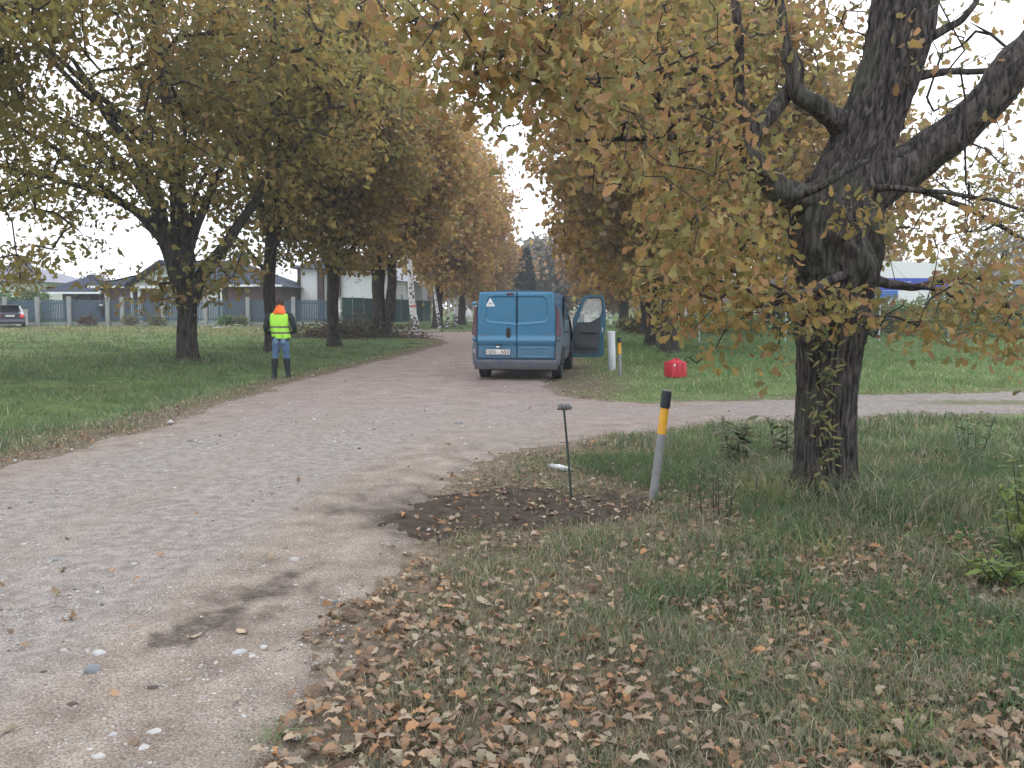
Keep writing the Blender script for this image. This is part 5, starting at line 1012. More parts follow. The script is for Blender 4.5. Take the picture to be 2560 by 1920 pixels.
def person():
    q = gz(703, 941); t = thing('person', 'person in yellow-green safety vest, orange hood, jeans and rubber boots, seen from behind', 'person', (q[0], q[1], q[2]+.0), math.radians(6))
    skin = mat('skin', (.42, .26, .19), .55); hairm = mat('brown_hair', (.055, .038, .028), .8, var=.3, bump=.6, bscale=90); jacket = mat('black_jacket', (.012, .022, .022), .7, var=.3, bump=.5, bscale=12); jean = mat('blue_jeans', (.085, .15, .26), .85, var=.35, scale=7, bump=.6, bscale=16)
    lime = mat('lime_vest', (.40, .80, .07), .6, var=.12, scale=6, bump=1.0, bscale=5); tape = mat('reflective_tape', (.13, .15, .09), .4, var=.15); org = mat('orange_hood', (.95, .16, .03), .7, var=.1, bump=.4, bscale=14); boot = mat('black_rubber_boot', (.022, .026, .03), .35)
    # body: one skin from head to feet, fingers folded in front of the belt
    vs = [(0, 0, .96), (0, .01, 1.10), (0, .0, 1.28), (0, .0, 1.45), (0, .03, 1.55), (0, .09, 1.64), (0, .125, 1.72), (0, .14, 1.79)]; rs = [(.14, .11), (.13, .10), (.15, .10), (.13, .09), .052, .06, .085, .06]; es = [(i, i+1) for i in range(7)]
    def add(P, R, par):
        k = len(vs); vs.extend(P); rs.extend(R); es.append((par, k)); es.extend([(k+i, k+i+1) for i in range(len(P)-1)]); return k+len(P)-1
    for s in (-1, 1):
        wr = add([(s*.17, 0, 1.46), (s*.265+(.017 if s > 0 else -.01), -.035, 1.33), (s*.305+(.035 if s > 0 else -.02), -.06, 1.17), (s*.26, .05, 1.07), (s*.10, .23, 1.04)], [.055, .045, .04, .036, .027], 3)
        pm = add([(s*.055, .26, 1.035)], [(.036, .018)], wr)
        for f in range(4): add([(s*(.03), .275+.002*f, 1.07-.022*f), (s*(-.005), .29, 1.065-.022*f), (s*(-.02), .275, 1.06-.021*f)], [.010, .009, .008], pm)
        add([(s*.06, .285, 1.075), (s*.035, .30, 1.09)], [.012, .010], pm)
        add([(s*.10, 0, .90), (s*.115, .01, .70), (s*.12, .02, .50), (s*.145, -.0, .28), (s*.158, .005, .10), (s*.165, .08, .045), (s*.165, .14, .035)], [.08, .065, .05, .045, .035, .034, .028], 0)
    skinmesh('body', vs, es, rs, skin, t)
    # face on the far side: nose, ears, eyes
    MB().loft([[(x*w_, .215+y_, 1.70+z) for x, z in ((-1, 0), (0, .02), (1, 0), (0, -.02))] for w_, y_ in ((.018, -.02), (.014, .01), (.004, .022))]).build('nose', skin, t, True)
    for s in (-1, 1): MB().cyl((s*.03, .205, 1.725), .011, .008, 10, 'y').build('eye', mat('eye_white', (.6, .6, .6), .3), t, True); V, F = rock(5, 2, 1); link('ear', mk('ear', V*np.array((.014, .022, .034))+np.array((s*.088, .11, 1.71)), F, skin, smooth=True), t)
    MB().box(-.028, .028, .200, .212, 1.652, 1.662, .003).build('mouth', mat('lip', (.30, .12, .10), .5), t)
    g = np.random.default_rng(9); bm = bmesh.new(); bmesh.ops.create_icosphere(bm, subdivisions=4, radius=1); V = np.array([v.co for v in bm.verts]); F = np.array([[v.index for v in f.verts] for f in bm.faces]); bm.free()
    keepv = ~((V[:, 1] > .45) & (V[:, 2] < .42)) & (V[:, 2] > -.75); V2 = V*(1+.05*(noise3(V*3, 3)-.5))[:, None]*np.array((.097, .112, .122))+np.array((0, .115, 1.745)); F = F[keepv[F].all(1)]; link('hair', mk('hair', V2, F, hairm, smooth=True), t)
    # jacket and jeans
    vs = [(0, 0, .94), (0, .0, 1.05), (0, .0, 1.25), (0, -.01, 1.42), (0, .02, 1.51)]; rs = [(.195, .13), (.20, .14), (.215, .145), (.19, .12), .085]; es = [(0, 1), (1, 2), (2, 3), (3, 4)]
    for s, dx in ((-1, -.02), (1, .035)):
        add([(s*.19, -.005, 1.455), (s*.265+dx*.5, -.035, 1.34), (s*.305+dx, -.065, 1.17), (s*.285+dx, .0, 1.06), (s*.15, .19, 1.04)], [.075, .070, .062, .058, .045], 3)
    skinmesh('jacket', vs, es, rs, jacket, t, root=1)
    vs = [(0, .0, .98), (0, 0, .90)]; rs = [(.185, .13), (.17, .13)]; es = [(0, 1)]
    add([(-.105, 0, .82), (-.115, .01, .64), (-.125, .02, .50), (-.13, .0, .40)], [(.105, .11), .085, .076, .062], 1); add([(.105, -.01, .82), (.125, 0, .64), (.135, .01, .50), (.135, 0, .40)], [(.108, .11), .09, .082, .064], 1)
    j = skinmesh('jeans', vs, es, rs, jean, t)
    for s in (-1, 1): MB().box(s*.085-.055, s*.085+.055, -.152, -.132, .80, .93, .008).build('back_pocket', mat('faded_denim', (.14, .22, .32), .9, var=.2), j, True)
    for s in (-1, 1):
        x0 = s*.135; S = []
        for z, rx, ry, oy in ((.46, .082, .088, 0), (.455, .088, .094, 0), (.34, .078, .088, 0), (.20, .064, .072, 0), (.11, .058, .072, .01), (.085, .060, .12, .05), (.035, .060, .145, .07), (.0, .062, .15, .07)):
            S.append([(x0+s*.03*(1-z/.46)+rx*math.cos(a), oy+ry*math.sin(a), z) for a in np.linspace(0, 2*PI, 21)[:-1]])
        bt = MB().loft(S).build('rubber_boot', boot, t, True); MB().box(x0+s*.03-.06, x0+s*.03+.06, -.085, -.0, .0, .035, .01).build('heel', M_black, bt, True)
    # vest: open-armed tube with hem folds, hugging the jacket
    def vsec(z, rx, ry, ox=0, oy=0, fold=0, n=48, ph=0):
        return [(ox+rx*np.sign(math.cos(a))*abs(math.cos(a))**.8*(1+fold*math.sin(7*a+ph)), oy+ry*np.sign(math.sin(a))*abs(math.sin(a))**.85*(1+fold*math.sin(7*a+ph)), z+(.012*math.sin(a*2+1) if z < 1.0 else 0)) for a in np.linspace(0, 2*PI, n+1)[:-1]]
    lv = [(.925, .185, .165, .03, .07), (.935, .200, .178, .03, .08), (1.0, .205, .182, .02, .05), (1.06, .203, .18, .008, .035), (1.14, .208, .178, -.008, .03), (1.22, .215, .178, -.014, .03), (1.30, .222, .175, -.016, .025), (1.38, .228, .165, -.012, .02), (1.44, .228, .150, -.008, .01), (1.475, .218, .125, -.005, .01), (1.51, .165, .10, -.002, 0), (1.54, .10, .08, 0, 0)]
    vest = MB().loft([vsec(z, rx, ry, ox, 0, f, ph=z*9) for z, rx, ry, ox, f in lv], cap=False).build('safety_vest', lime, t, True)
    for z in (1.185, 1.05):
        i = [(a, np.interp(a, [l[0] for l in lv], [l[1] for l in lv])+.004, np.interp(a, [l[0] for l in lv], [l[2] for l in lv])+.004, np.interp(a, [l[0] for l in lv], [l[3] for l in lv]), np.interp(a, [l[0] for l in lv], [l[4] for l in lv])) for a in (z-.022, z+.022)]
        MB().loft([vsec(zz, rx, ry, ox, 0, f, ph=z*9) for zz, rx, ry, ox, f in i], cap=False).build('reflective_stripe', tape, vest, True)
    # armholes read dark: sleeve heads come through the vest
    for s in (-1, 1): MB().tube([(s*.215, -.01, 1.47), (s*.275, -.03, 1.36), (s*.30+.01*s, -.05, 1.2)], [.066, .074, .066], 14).build('sleeve', jacket, t, True)
    V = []; hs = [(1.475, .165, .115, -.035), (1.50, .155, .12, -.04), (1.54, .135, .125, -.03), (1.585, .115, .12, -.005), (1.62, .10, .11, .02), (1.655, .088, .10, .05), (1.68, .065, .075, .06)]
    MB().loft([[(rx*math.cos(a), oy+ry*math.sin(a), z+.012*math.sin(3*a)) for a in np.linspace(0, 2*PI, 25)[:-1]] for z, rx, ry, oy in hs]).build('hood', org, t, True)
person()

# ---------------------------------------------------------------- roadside posts
capm = mat('black_post_cap', (.018, .022, .028), .6, bump=.3); yel = mat('amber_band', (.72, .36, .03), .45, var=.1); greyp = mat('grey_plastic_post', (.24, .24, .235), .7, var=.12, scale=6); whitep = mat('white_pipe', (.60, .62, .64), .5, var=.08, scale=4, dirt=((.25, .24, .2), .0, .3, .5))
def marker(label, base, top, wpx, f1, f2):
    D = base[1]; t = thing('marker_post', label, 'marker post', base, 0, 'roadside marker posts'); v = Vector(top)-Vector(base); L_ = v.length; t.rotation_euler = v.to_track_quat('Z', 'Y').to_euler(); w_ = wpx
    def sec(z, k=1.0): return [(w_*.5*k*math.cos(a)*(1 if abs(math.cos(a)) > .0 else 1), w_*.36*k*math.sin(a), z) for a in np.linspace(0, 2*PI, 19)[:-1]]
    MB().loft([sec(-.1), sec(L_*f1)]).build('post', greyp, t, True); MB().loft([sec(L_*f1, 1.03), sec(L_*f2, 1.03)]).build('amber_band', yel, t, True)
    MB().loft([sec(L_*f2, 1.15), sec(L_*f2+.01, 1.18), sec(L_-.03, 1.18), sec(L_-.008, 1.08), sec(L_, .8)]).build('cap', capm, t, True)
q = gz(1632, 1240); tp = pt(1668, 975, q[1]); marker('nearer leaning marker post, grey with amber band and black cap, by the side track', q, tuple(tp), 29*q[1]/FPX, .605, .84)
q = gz(1550, 947); tp = pt(1548, 843, q[1]); marker('farther marker post with black cap and amber band beside the white pipe post', q, tuple(tp), 11.5*q[1]/FPX, .58, .86)
q = gz(1530, 932); tp = pt(1523, 828, q[1]); D = q[1]; t = thing('pipe_post', 'thick white pipe post with a flat cap behind the farther marker post', 'post', q); r_ = 9.2*D/FPX; h_ = tp[2]-q[2]
MB().tube([(0, 0, -.1), (-.01, 0, h_*.5), (-.03, 0, h_-.05)], r_, 20).build('pipe', whitep, t, True); MB().tube([(-.03, 0, h_-.06), (-.031, 0, h_-.01), (-.031, 0, h_)], [r_*1.12, r_*1.12, r_*.7], 20).build('cap', whitep, t, True)
# thin rod with silver head standing in the bare soil
q = gz(1431, 1243); tp = pt(1408, 1005, q[1]); t = thing('soil_rod', 'thin dark rod with a silver cylindrical head stuck upright in the bare soil', 'rod', q); T = Vector(tp)-Vector(q)
MB().tube([(0, 0, -.1), tuple(T*.5), tuple(T*.97)], [.011, .010, .009], 8).build('shaft', mat('dark_green_rod', (.035, .05, .045), .5), t, True)
silver = mat('silver_head', (.20, .20, .20), .75, 0, bump=.3); z1 = T.z
MB().tube([(T.x*.93-.045, 0, z1-.045), (T.x*.93-.05, 0, z1-.04), (T.x*.93+.05, 0, z1-.035), (T.x*.93+.055, 0, z1-.03)], [.022, .029, .030, .024], 14).build('head', silver, t, True)
for k in (-.02, .01): MB().tube([(T.x*.93+k, 0, z1-.04), (T.x*.93+k+.008, 0, z1-.039)], .031, 14).build('groove_ring', M_trim, t, True)
# crumpled clear bottle / litter
q = gz(1395, 1178); V, F = rock(77, 3, .5); V = V*(1+.25*(noise3(V*2.5, 2.0)-.5))[:, None]; o = link('plastic_litter', mk('plastic_litter', V*np.array((.13, .04, .055)), F, mat('crumpled_pale_plastic', (.55, .56, .57), .25, var=.2), smooth=True), None, (q[0]+.03, q[1], q[2]+.03)); o.rotation_euler = (0, .15, -.3); tag(o, 'crumpled pale plastic litter beside the bare soil, left of the thin rod', 'litter')
# red canister
q = gz(1688, 945); t = thing('fuel_canister', 'red plastic canister standing in the grass behind the side track', 'canister', (q[0], q[1], q[2]+.06), math.radians(28)); rm = mat('red_plastic', (.50, .035, .05), .6, var=.1, scale=5)
MB().box(-.21, .21, -.15, .15, -.04, .31, .018).build('body', rm, t, True); MB().loft([[(x*k, y_*k, z) for x, y_ in ((-.13, -.09), (.13, -.09), (.13, .09), (-.13, .09))] for k, z in ((1, .31), (.95, .33), (.85, .345))]).build('shoulder', rm, t, True)
MB().tube([(-.09, 0, .34), (-.05, 0, .37), (.06, 0, .37), (.10, 0, .34)], .02, 8).build('handle', rm, t, True); MB().cyl((-.15, 0, .30), .035, .05, 16).build('screw_cap', rm, t, True); MB().box(-.17, -.13, -.166, -.158, .22, .27).build('sticker', M_white, t)
for x in (-.05, .09): MB().box(x-.012, x+.012, -.168, -.155, .05, .28, .004).build('rib', rm, t, True)

# cabinet, letter box
q = gz(141, 822); t = thing('utility_cabinet', 'pale grey utility cabinet standing before the slatted fence', 'cabinet', (at(141, 822)[0], 62.5, Hf(-31, 62.5)), math.radians(-25)); cab = mat('pale_cabinet', (.50, .49, .46), .6, var=.06)
MB().box(-.34, .34, -.25, .25, -.05, 1.12, .015).build('housing', cab, t); MB().box(-.31, .31, -.27, -.252, .45, 1.06).build('door', cab, t); MB().box(-.31, .31, -.27, -.252, .02, .42).build('lower_panel', cab, t)
MB().box(-.22, .18, -.28, -.27, 1.0, 1.06).build('orange_strip', mat('orange_label', (.55, .22, .10), .6), t); MB().box(-.38, .38, -.29, .29, 1.12, 1.17, .01).build('lid', cab, t)
HAZE = .0010
# ================================================================ fences and houses
def XY(px, Y): return (px-1280)*Y/FPX*(1.0)/(cp + 0)  # lateral position of a picture column at depth Y near the horizon
wood = mat('slate_blue_slat', (.070, .115, .155), .7, var=.15, scale=3); conc = mat('concrete_post', (.33, .34, .33), .9, var=.15, scale=5, bump=.3); plm = mat('concrete_plinth', (.30, .31, .29), .95, var=.15)
YF = 64.0
fx0, fx1 = XY(-70, 66), XY(855, YF); t = thing('slatted_fence', 'long slate-blue vertical slat fence with concrete posts before the bungalow', 'fence', (0, YF, 0))
zb = lambda x: Hf(x, YF)
posts = [XY(p, YF) for p in (-70, 25, 105, 184, 279, 315, 417, 521, 626, 739, 855)]
pm_ = MB().box(-.13, .13, -.12, .12, -.1, 2.08, .02); first = None
for x in posts:
    if first is None: first = pm_.build('post', conc, t); o = first
    else: o = first.copy(); COL.objects.link(o); o.parent = t
    o.location = (x, -.16, zb(x))
sl = MB().box(-.046, .046, -.012, .012, .30, 1.86).build('slat', wood, t); k = 0; x = posts[0]+.1; fs = True; gsl = random.Random(4)
while x < posts[-1]:
    if min(abs(x-p) for p in posts) > .12:
        o = sl if fs else sl.copy()
        if not fs: COL.objects.link(o); o.parent = t
        fs = False; o.location = (x, gsl.uniform(-.004, .004), zb(x)+gsl.uniform(-.01, .01))
    x += .122
for a, b_ in zip(posts[:-1], posts[1:]):
    z = zb((a+b_)/2); MB().box(a, b_, .016, .05, z+.45, z+.53).build('rail', wood, t); MB().box(a, b_, .016, .05, z+1.6, z+1.68).build('rail', wood, t); MB().box(a, b_, -.03, .012, z-.1, z+.24).build('plinth', plm, t)
# letter box and gate lamp
t = thing('letter_box', 'black letter box with two pale marks hung on the slatted fence', 'letter box', (XY(266, YF), YF-.2, zb(XY(266, YF))+1.15)); MB().box(-.22, .22, -.12, .12, 0, .5, .02).build('box', M_dark, t, True)
for x in (-.08, .06): MB().box(x-.05, x+.05, -.13, -.121, .32, .42).build('mark', M_white, t)
MB().box(-.04, .04, -.1, .1, -.5, 0).build('bracket', M_dark, t)
t = thing('fence_sign', 'small white sign board on a post where the slats meet the green mesh fence', 'sign', (XY(852, YF-.5), YF-.5, zb(-12.4))); MB().box(-.04, .04, -.03, .03, 0, 1.9).build('post', M_white, t); MB().box(-.2, .12, -.05, -.03, .95, 1.25).build('board', M_white, t)
# green mesh fence running away
scr = mat('green_screen_fabric', (.035, .085, .085), .8, var=.2, scale=2); met = mat('thin_metal_post', (.28, .32, .33), .5)
a0 = np.array((XY(855, YF), YF)); a1 = np.array((XY(1078, 88), 88.0)); t = thing('screened_fence', 'dark green screened mesh fence running away behind the oaks', 'fence', (a0[0], a0[1], 0)); n = 10; dv_ = (a1-a0)/n; ang = math.atan2(dv_[1], dv_[0]); L_ = np.linalg.norm(dv_)
for i in range(n+1):
    p = a0+dv_*i; z = Hf(*p); MB().tube([(0, 0, -.1), (0, 0, 2.25)], .035, 8).build('post', met, t, True).location = (p[0]-a0[0], p[1]-a0[1]-.08, z)
    if i < n:
        o = MB().box(0, L_, -.01, .01, .12, 2.12).build('screen_panel', scr, t); o.location = (p[0]-a0[0], p[1]-a0[1], z); o.rotation_euler = (0, 0, ang)
# wire fence posts on the right meadow
t = thing('wire_fence', 'old wire fence with pale thin posts along the right meadow', 'fence', (20, 42, 0)); prev = None
for px, top_, bot_ in ((1745, 835, 870), (1960, 800, 872), (2193, 778, 876), (2366, 806, 868), (2560, 800, 868)):
    D = 40.0; X_ = XY(px, D); z = Hf(X_, D); h_ = 1.75; o = MB().tube([(0, 0, -.1), (0, 0, h_)], .045, 10).build('post', mat('galvanised_post', (.42, .47, .47), .5), t, True); o.location = (X_-20, D-42, z)
    if prev:
        for hh in (.5, 1.05, 1.6): o = MB().tube([(prev[0]-20, D-42, prev[1]+hh), ((prev[0]+X_)/2-20, D-42, (prev[1]+z)/2+hh-.03), (X_-20, D-42, z+hh)], .006, 4).build('wire', met, t)
    prev = (X_, z)

# ---- bungalow
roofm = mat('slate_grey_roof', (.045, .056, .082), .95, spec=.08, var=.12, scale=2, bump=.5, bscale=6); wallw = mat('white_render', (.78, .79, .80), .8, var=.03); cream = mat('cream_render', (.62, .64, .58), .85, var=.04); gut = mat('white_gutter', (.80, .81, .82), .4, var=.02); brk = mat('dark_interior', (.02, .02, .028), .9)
def brickmat():
    m, t_, b = nodes('clinker_brick'); N = t_.nodes.new; K = t_.links.new; tx = N('ShaderNodeTexCoord'); sx = N('ShaderNodeSeparateXYZ'); K(tx.outputs['Object'], sx.inputs[0]); cx_ = N('ShaderNodeCombineXYZ'); K(sx.outputs[0], cx_.inputs[0]); K(sx.outputs[2], cx_.inputs[1])
    br = N('ShaderNodeTexBrick'); K(cx_.outputs[0], br.inputs['Vector']); br.inputs['Color1'].default_value = (.075, .030, .028, 1); br.inputs['Color2'].default_value = (.13, .055, .045, 1); br.inputs['Mortar'].default_value = (.09, .07, .07, 1)
    br.inputs['Scale'].default_value = 1; br.inputs['Brick Width'].default_value = .25; br.inputs['Row Height'].default_value = .077; br.inputs['Mortar Size'].default_value = .01; K(br.outputs[0], b.inputs['Base Color']); b.inputs['Roughness'].default_value = .85; return m
brick = brickmat()
def hip(x0, x1, y0, y1, z0, z1, inset=None, ov=.55):
    x0 -= ov; x1 += ov; y0 -= ov; y1 += ov; i = inset or (y1-y0)/2; ym = (y0+y1)/2; V = [(x0, y0, z0), (x1, y0, z0), (x1, y1, z0), (x0, y1, z0), (x0+i, ym, z1), (x1-i, ym, z1)]
    return MB().add(V, [(0, 1, 5, 4), (1, 2, 5), (2, 3, 4, 5), (3, 0, 4), (0, 3, 2, 1)])
def ZP(py, Y): return CAM_H+(770-py)*Y/FPX
Yb = 82.0; bx = lambda px: XY(px, Yb); t = thing('bungalow', 'low bungalow with slate grey roofs, dark brick and white gutters behind the slatted fence', 'house', (bx(400), Yb, 0)); ox = bx(400)
def bb(name, px0, px1, y0, y1, z0, z1, m_, par=None): return MB().box(bx(px0)-ox, bx(px1)-ox, y0, y1, z0, z1).build(name, m_, par or t)
ze1 = ZP(731, Yb-1); ze2 = ZP(717, Yb-1)
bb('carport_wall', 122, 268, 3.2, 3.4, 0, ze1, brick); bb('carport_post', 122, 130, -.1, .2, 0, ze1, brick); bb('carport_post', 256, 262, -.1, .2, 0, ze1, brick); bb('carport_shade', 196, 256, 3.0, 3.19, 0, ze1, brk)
hip(bx(118)-ox, bx(275)-ox, 0, 6.5, ze1, ze1+1.75).build('roof', roofm, t); bb('gutter', 96, 268, -.72, -.56, ze1-.14, ze1+.04, gut)
MB().tube([(bx(118)-ox, -.5, ze1), (bx(119)-ox, -.3, ze1-.5), (bx(121)-ox, -.2, 0)], .09, 8).build('downpipe', gut, t, True); MB().tube([(bx(258)-ox, -.6, ze1+.5), (bx(262)-ox, -.6, ze1+.2), (bx(275)-ox, -.2, ze1-.2), (bx(276)-ox, -.1, .2)], .09, 8).build('downpipe', gut, t, True)
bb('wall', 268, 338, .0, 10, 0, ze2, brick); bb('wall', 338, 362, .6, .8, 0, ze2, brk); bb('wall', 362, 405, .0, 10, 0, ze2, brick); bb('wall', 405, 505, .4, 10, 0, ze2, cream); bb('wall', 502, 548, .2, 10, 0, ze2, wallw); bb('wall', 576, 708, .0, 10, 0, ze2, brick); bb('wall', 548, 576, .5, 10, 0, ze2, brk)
for a, b_ in ((337, 342), (355, 363), (432, 436), (559, 563)):
    bb('white_pillar', a, b_, -.25, .0, 0, ze2, gut)
w_ = bb('window', 419, 431, -.02, .38, 1.3, 3.0, M_glass); bb('window_frame', 405, 419, -.04, .36, .9, 3.2, cream)
hip(bx(262)-ox, bx(712)-ox, 0, 12, ze2, ze2+2.75).build('roof', roofm, t); bb('gutter', 238, 326, -.76, -.6, ze2-.12, ze2+.08, gut); bb('gutter', 355, 436, -.86, -.62, ze2-.16, ze2+.10, gut); bb('gutter', 578, 715, -.76, -.6, ze2+.0, ze2+.2, gut)
# front gable wing with pale soffit
gx0, gx1, zg = bx(328)-ox, bx(520)-ox, ze2+2.45; gm = (gx0+gx1)/2
MB().add([(gx0, -1.4, ze2+.06), (gm, -1.4, zg), (gm, 6, zg), (gx0, 6, ze2+.06), (gx1, -1.4, ze2+.06), (gx1, 6, ze2+.06), (gx0, -1.4, ze2-.1), (gm, -1.4, zg-.2), (gx1, -1.4, ze2-.1)], [(0, 1, 2, 3), (1, 4, 5, 2), (6, 7, 1, 0), (7, 8, 4, 1)]).build('gable_roof', roofm, t)
MB().prism([(gx0+.5, ze2), (gx1-.5, ze2), (gm, zg-.45)], -.4, -.3).build('gable_wall', cream, t)
bb('chimney', 560, 580, 5, 6, ze2+1.5, ze2+3.4, roofm)
# ---- white house with brown columns
Y2 = 88.0; b2x = lambda px: XY(px, Y2); t = thing('white_house', 'tall white rendered house with dark brown columns behind the oaks', 'house', (b2x(860), Y2, 0)); ox = b2x(860); zt = ZP(672, Y2); zl = ZP(694, Y2)
def b2(name, px0, px1, y0, y1, z0, z1, m_): return MB().box(b2x(px0)-ox, b2x(px1)-ox, y0, y1, z0, z1).build(name, m_, t)
b2('wall', 757, 799, 0, 9, 0, zt, wallw); b2('wall', 812, 828, .3, 9, 0, zt-.4, cream); b2('wall', 856, 962, .2, 9, 0, zt-.2, wallw); brn = mat('brown_column', (.075, .045, .045), .8, var=.15)
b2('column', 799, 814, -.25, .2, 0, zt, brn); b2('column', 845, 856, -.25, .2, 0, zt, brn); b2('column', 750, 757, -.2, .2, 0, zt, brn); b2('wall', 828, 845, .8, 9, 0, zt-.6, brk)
hip(b2x(745)-ox, b2x(965)-ox, -.3, 9.5, zt, zt+1.9, ov=.5).build('roof', roofm, t); b2('window', 872, 892, .14, .19, 1.2, 2.6, M_glass); b2('window_sill', 870, 894, .05, .19, 1.1, 1.18, gut)
# ---- white gabled house end
Y3 = 92.0; b3x = lambda px: XY(px, Y3); t = thing('gabled_house', 'white house end with a blue-grey pitched roof left of the white birch', 'house', (b3x(1000), Y3, 0)); ox = b3x(1000); z3 = ZP(704, Y3)
def b3(name, px0, px1, y0, y1, z0, z1, m_): return MB().box(b3x(px0)-ox, b3x(px1)-ox, y0, y1, z0, z1).build(name, m_, t)
b3('wall', 962, 1017, 0, 9, 0, z3, wallw); b3('wall', 1017, 1050, 3, 9, 0, z3-.3, mat('grey_render', (.35, .36, .38), .8))
for a in (989, 1005): b3('window', a, a+4.5, -.05, .0, 1.7, 2.95, mat('pale_glass', (.30, .32, .36), .2))
bl = mat('blue_grey_roof', (.17, .21, .28), .6, var=.06); x0, x1 = b3x(955)-ox, b3x(1052)-ox; xm = b3x(985)-ox
MB().add([(x0, -.6, z3+.25), (x1, -.6, z3-.15), (x1, 9.6, z3-.15), (x0, 9.6, z3+.25), (xm-.6, 4.5, z3+1.9), (xm+.4, 4.5, z3+1.9)], [(0, 1, 5, 4), (1, 2, 5), (2, 3, 4, 5), (3, 0, 4), (0, 3, 2, 1)]).build('roof', bl, t)
# ---- far left house
Y4 = 98.0; b4x = lambda px: XY(px, Y4); t = thing('cream_house', 'cream house with violet grey hipped roof and red chimney at the far left', 'house', (b4x(40), Y4, 0)); ox = b4x(40); z4 = ZP(706, Y4)
def b4(name, px0, px1, y0, y1, z0, z1, m_): return MB().box(b4x(px0)-ox, b4x(px1)-ox, y0, y1, z0, z1).build(name, m_, t)
b4('wall', -120, 114, 0, 12, 0, z4, cream); hip(b4x(-120)-ox, b4x(114)-ox, 0, 12, z4, ZP(655, Y4+6), ov=.9).build('roof', mat('violet_grey_roof', (.13, .13, .19), .6, var=.06), t)
b4('chimney', -14, 6, 5.0, 6.2, z4+1.5, ZP(640, Y4+5), mat('pinkish_brick', (.40, .13, .13), .8)); b4('gutter', -130, 128, -1.05, -.92, z4-.1, z4+.08, M_trim)
for a, b_ in ((-8, 3), (17, 30), (35, 47)): o = b4('window', a, b_, -.05, 0, 1.0, 2.3, M_white); b4('pane', a+1.5, b_-1.5, -.06, -.051, 1.12, 2.18, M_glass)
# hedge plants behind the fence at left
for i, (px, h_, lb) in enumerate([(-20, 2.4, 'green hedge shrub at the left frame edge behind the fence'), (22, 2.5, 'green hedge shrub behind the parked car'), (60, 2.4, 'green hedge shrub in the middle of the left hedge'), (85, 3.0, 'brownish taller hedge shrub before the cream house'), (108, 2.5, 'green hedge shrub beside the carport downpipe')]):
    bush(lb, XY(px, 70), 70, 1.0, .8, h_, GP if i != 3 else BR, 900, .2, 90+i, 'hedge_shrub', 'shrub', 'hedge shrubs behind the slatted fence')
for i, (px, py, lb) in enumerate([(568, 828, 'small dark green shrub against the fence plinth'), (600, 832, 'small twiggy shrub right of the dark green one by the fence'), (332, 826, 'small brown weed clump by the fence post at left'), (225, 828, 'reddish weed clump between cabinet and gate'), (395, 826, 'pale weed clump left of the big left oak')]):
    bush(lb, XY(px, 62.5), 62.5, .7, .5, .8, [GP, BR, BR, [(.16, .09, .06), (.12, .10, .06)], BR][i], 260, .16, 110+i, 'small_shrub', 'shrub')
# brush pile
g = np.random.default_rng(12); bp_ = (-8.4, 46.0); t = thing('brush_pile', 'heap of cut branches and twigs between the oak trunks on the left', 'brush pile', (bp_[0], bp_[1], Hf(*bp_))); tb = []
for i in range(520):
    r_ = g.normal(0, 1, 2)*np.array((1.7, .8)); hgt = max(.05, 1.6*math.exp(-(r_[0]/1.7)**2-(r_[1]/.9)**2)); z = g.uniform(0, hgt); a = g.uniform(0, 2*PI); l = g.uniform(.3, 1.1); d_ = np.array((math.cos(a)*l, math.sin(a)*l, g.normal(0, .22))); p = np.array((r_[0], r_[1], z+.05)); tb.append(tube_np(np.array([p-d_/2, p+g.normal(0, .05, 3), p+d_/2]), np.array((.02, .014, .006))*g.uniform(.6, 1.5), 4))
V, F = joinnp(tb); tag(link('cut_branches', mk('cut_branches', V, F, mat('brushwood', (.09, .07, .055), .95, var=.4)), t), kind='stuff')
pv = g.normal(0, 1, (1500, 3))*np.array((1.6, .8, .25))+(0, 0, .35); pv = pv[pv[:, 2] > 0]; tag(link('dead_leaves', leaf_mesh('dead_leaves', LEAF_FAR, pv, g.normal(0, 1, pv.shape), g.normal(0, 1, pv.shape), g.uniform(.1, .2, len(pv)), np.array([(.10, .08, .05), (.15, .10, .06), (.09, .10, .05)])[g.integers(0, 3, len(pv))], litterm), t), kind='stuff')
# pale planks at the birch
pk = mat('pale_plank', (.42, .40, .37), .8, var=.1)
for i, (px, w_, lb) in enumerate([(1003, .9, 'pale plank lying left of the white birch foot'), (1062, .9, 'pale plank lying right of the white birch foot')]):
    o = MB().box(-w_, w_, -.12, .12, 0, .09, .01).build('plank', pk); o.location = (XY(px, 54.5), 54.5, Hf(XY(px, 54.5), 54.5)+.14); o.rotation_euler = (0, 0, .1-.15*i); tag(o, lb, 'plank', 'pale planks by the birch')
t = thing('white_sack', 'white filled sack standing on a board beside a far oak trunk, left of the van', 'sack', (XY(1172, 96), 96, Hf(-4.7, 96)+.08)); V, F = rock(41, 3, 1.5); link('sack_body', mk('sack_body', V*np.array((.42, .3, .50))+(0, 0, .62), F, M_white, smooth=True), t); V, F = rock(42, 2, 1.2); link('tied_top', mk('tied_top', V*np.array((.16, .12, .16))+(.0, 0, 1.28), F, M_white, smooth=True), t)
o = MB().box(-.1, .75, -.15, .15, -.02, .10).build('board', M_white, t)
for i, (px, D, h_, w_, lb) in enumerate([(1525, 86, .95, .13, 'short white marker post far down the road verge, right of the van door'), (1514, 118, 1.4, .13, 'distant thin white post near the end of the road')]):
    x_ = XY(px, D); t = thing('white_post', lb, 'post', (x_, D, Hf(x_, D)), 0, 'far white posts'); MB().box(-w_, w_, -.06, .06, -.1, h_, .02).build('post', M_white, t); MB().box(-w_-.01, w_+.01, -.07, .07, h_*.62, h_*.72).build('dark_band', M_dark, t)
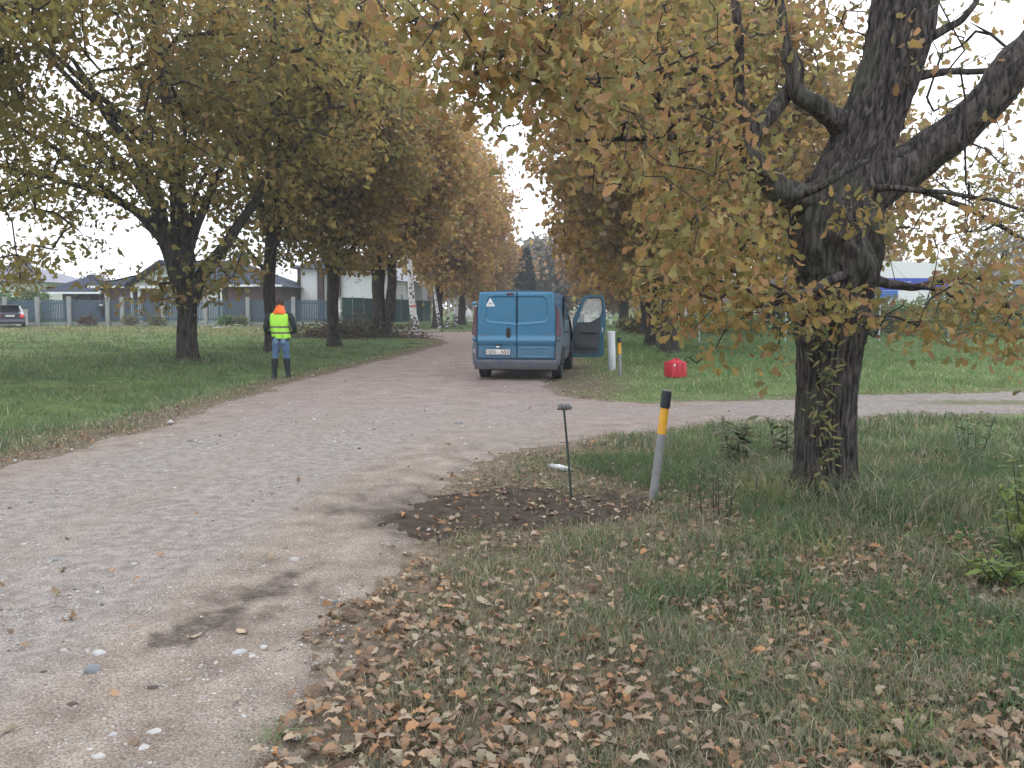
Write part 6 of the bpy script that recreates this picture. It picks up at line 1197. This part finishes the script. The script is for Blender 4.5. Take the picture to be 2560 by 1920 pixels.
# trailer with lettering behind the thicket
Yt = 74.0; tx = lambda px: XY(px, Yt); t = thing('trailer', 'white and blue box trailer with white lettering behind the thicket at right', 'trailer', (tx(2180), Yt, 0), 0); wz = lambda py: ZP(py, Yt); W_ = tx(2330)-tx(2150)
MB().box(-1.2, W_, 0, 2.4, wz(772), wz(655), .03).build('box', M_white, t); bp2 = MB().box(-1.2, W_+.0, -.02, -.003, wz(726), wz(696)).build('blue_band', mat('royal_blue', (.03, .07, .42), .45, var=.03), t); MB().box(-1.2, tx(2236)-tx(2180), -.02, -.003, wz(747), wz(727)).build('light_blue_band', mat('mid_blue', (.03, .14, .50), .45, var=.03), t)
R90 = Matrix.Rotation(PI/2, 4, 'X'); zz = wz(711)
text_obj('F', .62, M_white, bp2, Matrix.Translation((tx(2210)-tx(2180), -.03, zz)) @ R90); text_obj('RUG', .62, M_white, bp2, Matrix.Translation((tx(2250)-tx(2180), -.03, zz)) @ R90)
text_obj('TIT', .30, M_trim, t, Matrix.Translation((tx(2240)-tx(2180), -.01, wz(760))) @ R90)
for x in (.5, 1.5, 3.6):
    for y in (.3, 2.1): MB().cyl((x, y-.12, .5), .48, .24, 20, 'y').build('wheel', M_black, t, True)
MB().box(-1.1, W_-.2, .4, 2.0, .75, wz(772)).build('chassis', M_dark, t)
# building glimpse far right: dark shed
t = thing('dark_shed', 'long dark blue-grey shed at the far right behind the birches', 'shed', (XY(2520, 80), 80, 0)); MB().box(-2.6, 8, 0, 4, 0, ZP(712, 80)).build('wall', mat('dark_shed_wall', (.05, .065, .08), .8, var=.1), t); MB().box(-2.9, 8.3, -.3, 4.3, ZP(712, 80), ZP(700, 80)).build('roof', mat('shed_roof', (.22, .27, .32), .6), t)
# pink-white garage glimpse behind stout oak
t = thing('pink_house', 'small pinkish white house glimpsed through leaves right of the stout oak', 'house', (XY(1725, 100), 100, 0)); MB().box(-1.5, 1.6, 0, 4, 0, ZP(752, 100)).build('wall', mat('pink_render', (.50, .40, .43), .8), t); MB().add([(-2, -.4, ZP(752, 100)), (2.1, -.4, ZP(752, 100)), (2.1, 4.4, ZP(752, 100)), (-2, 4.4, ZP(752, 100)), (.05, 2, ZP(725, 100))], [(0, 1, 4), (1, 2, 4), (2, 3, 4), (3, 0, 4), (0, 3, 2, 1)]).build('roof', mat('grey_brown_roof', (.10, .08, .09), .8), t)

# far wood closing the view beyond the road end and the right meadow
hb, _t, _b = nodes('shadow_lift_haze'); _t.nodes.remove(_b); pv_ = _t.nodes.new('ShaderNodeVolumePrincipled'); pv_.inputs['Color'].default_value = (.93, .95, 1, 1); pv_.inputs['Density'].default_value = HAZE; _t.links.new(pv_.outputs[0], _t.nodes['Material Output'].inputs['Volume'])
if HAZE > 0: tag(MB().box(-160, 180, -30, 245, -2.0, 22).build('haze', hb), kind='stuff')  # thin haze volume added to lift dark shadows and veil distant things
g = np.random.default_rng(88); n = 15000; X_ = g.uniform(-32, 125, n); Y_ = g.uniform(195, 235, n); top_ = 7+7*fbm(X_*.09, Y_*.02, 171, 4); Z_ = top_*g.uniform(0, 1, n)**.7
P = np.stack([X_, Y_, Z_], 1); wp = np.concatenate([OAKC['grey'], OAKC['brown'], OAKC['grey']*.6, OAKC['olive'][:2]])
j = np.clip((fbm(X_*.12, Z_*.12, 172)*len(wp)*1.6-len(wp)*.3+g.normal(0, 1.5, n)), 0, len(wp)-1).astype(int)
tag(link('far_wood', leaf_mesh('far_wood', LEAF_FAR, P, g.normal(0, 1, (n, 3)), g.normal(0, .7, (n, 3))+(0, -.6, .5), g.uniform(.7, 1.7, n), wp[j]*g.uniform(.75, 1.2, n)[:, None], leafm)), 'far autumn wood closing the view beyond the road and right meadow', 'wood', kind='stuff')
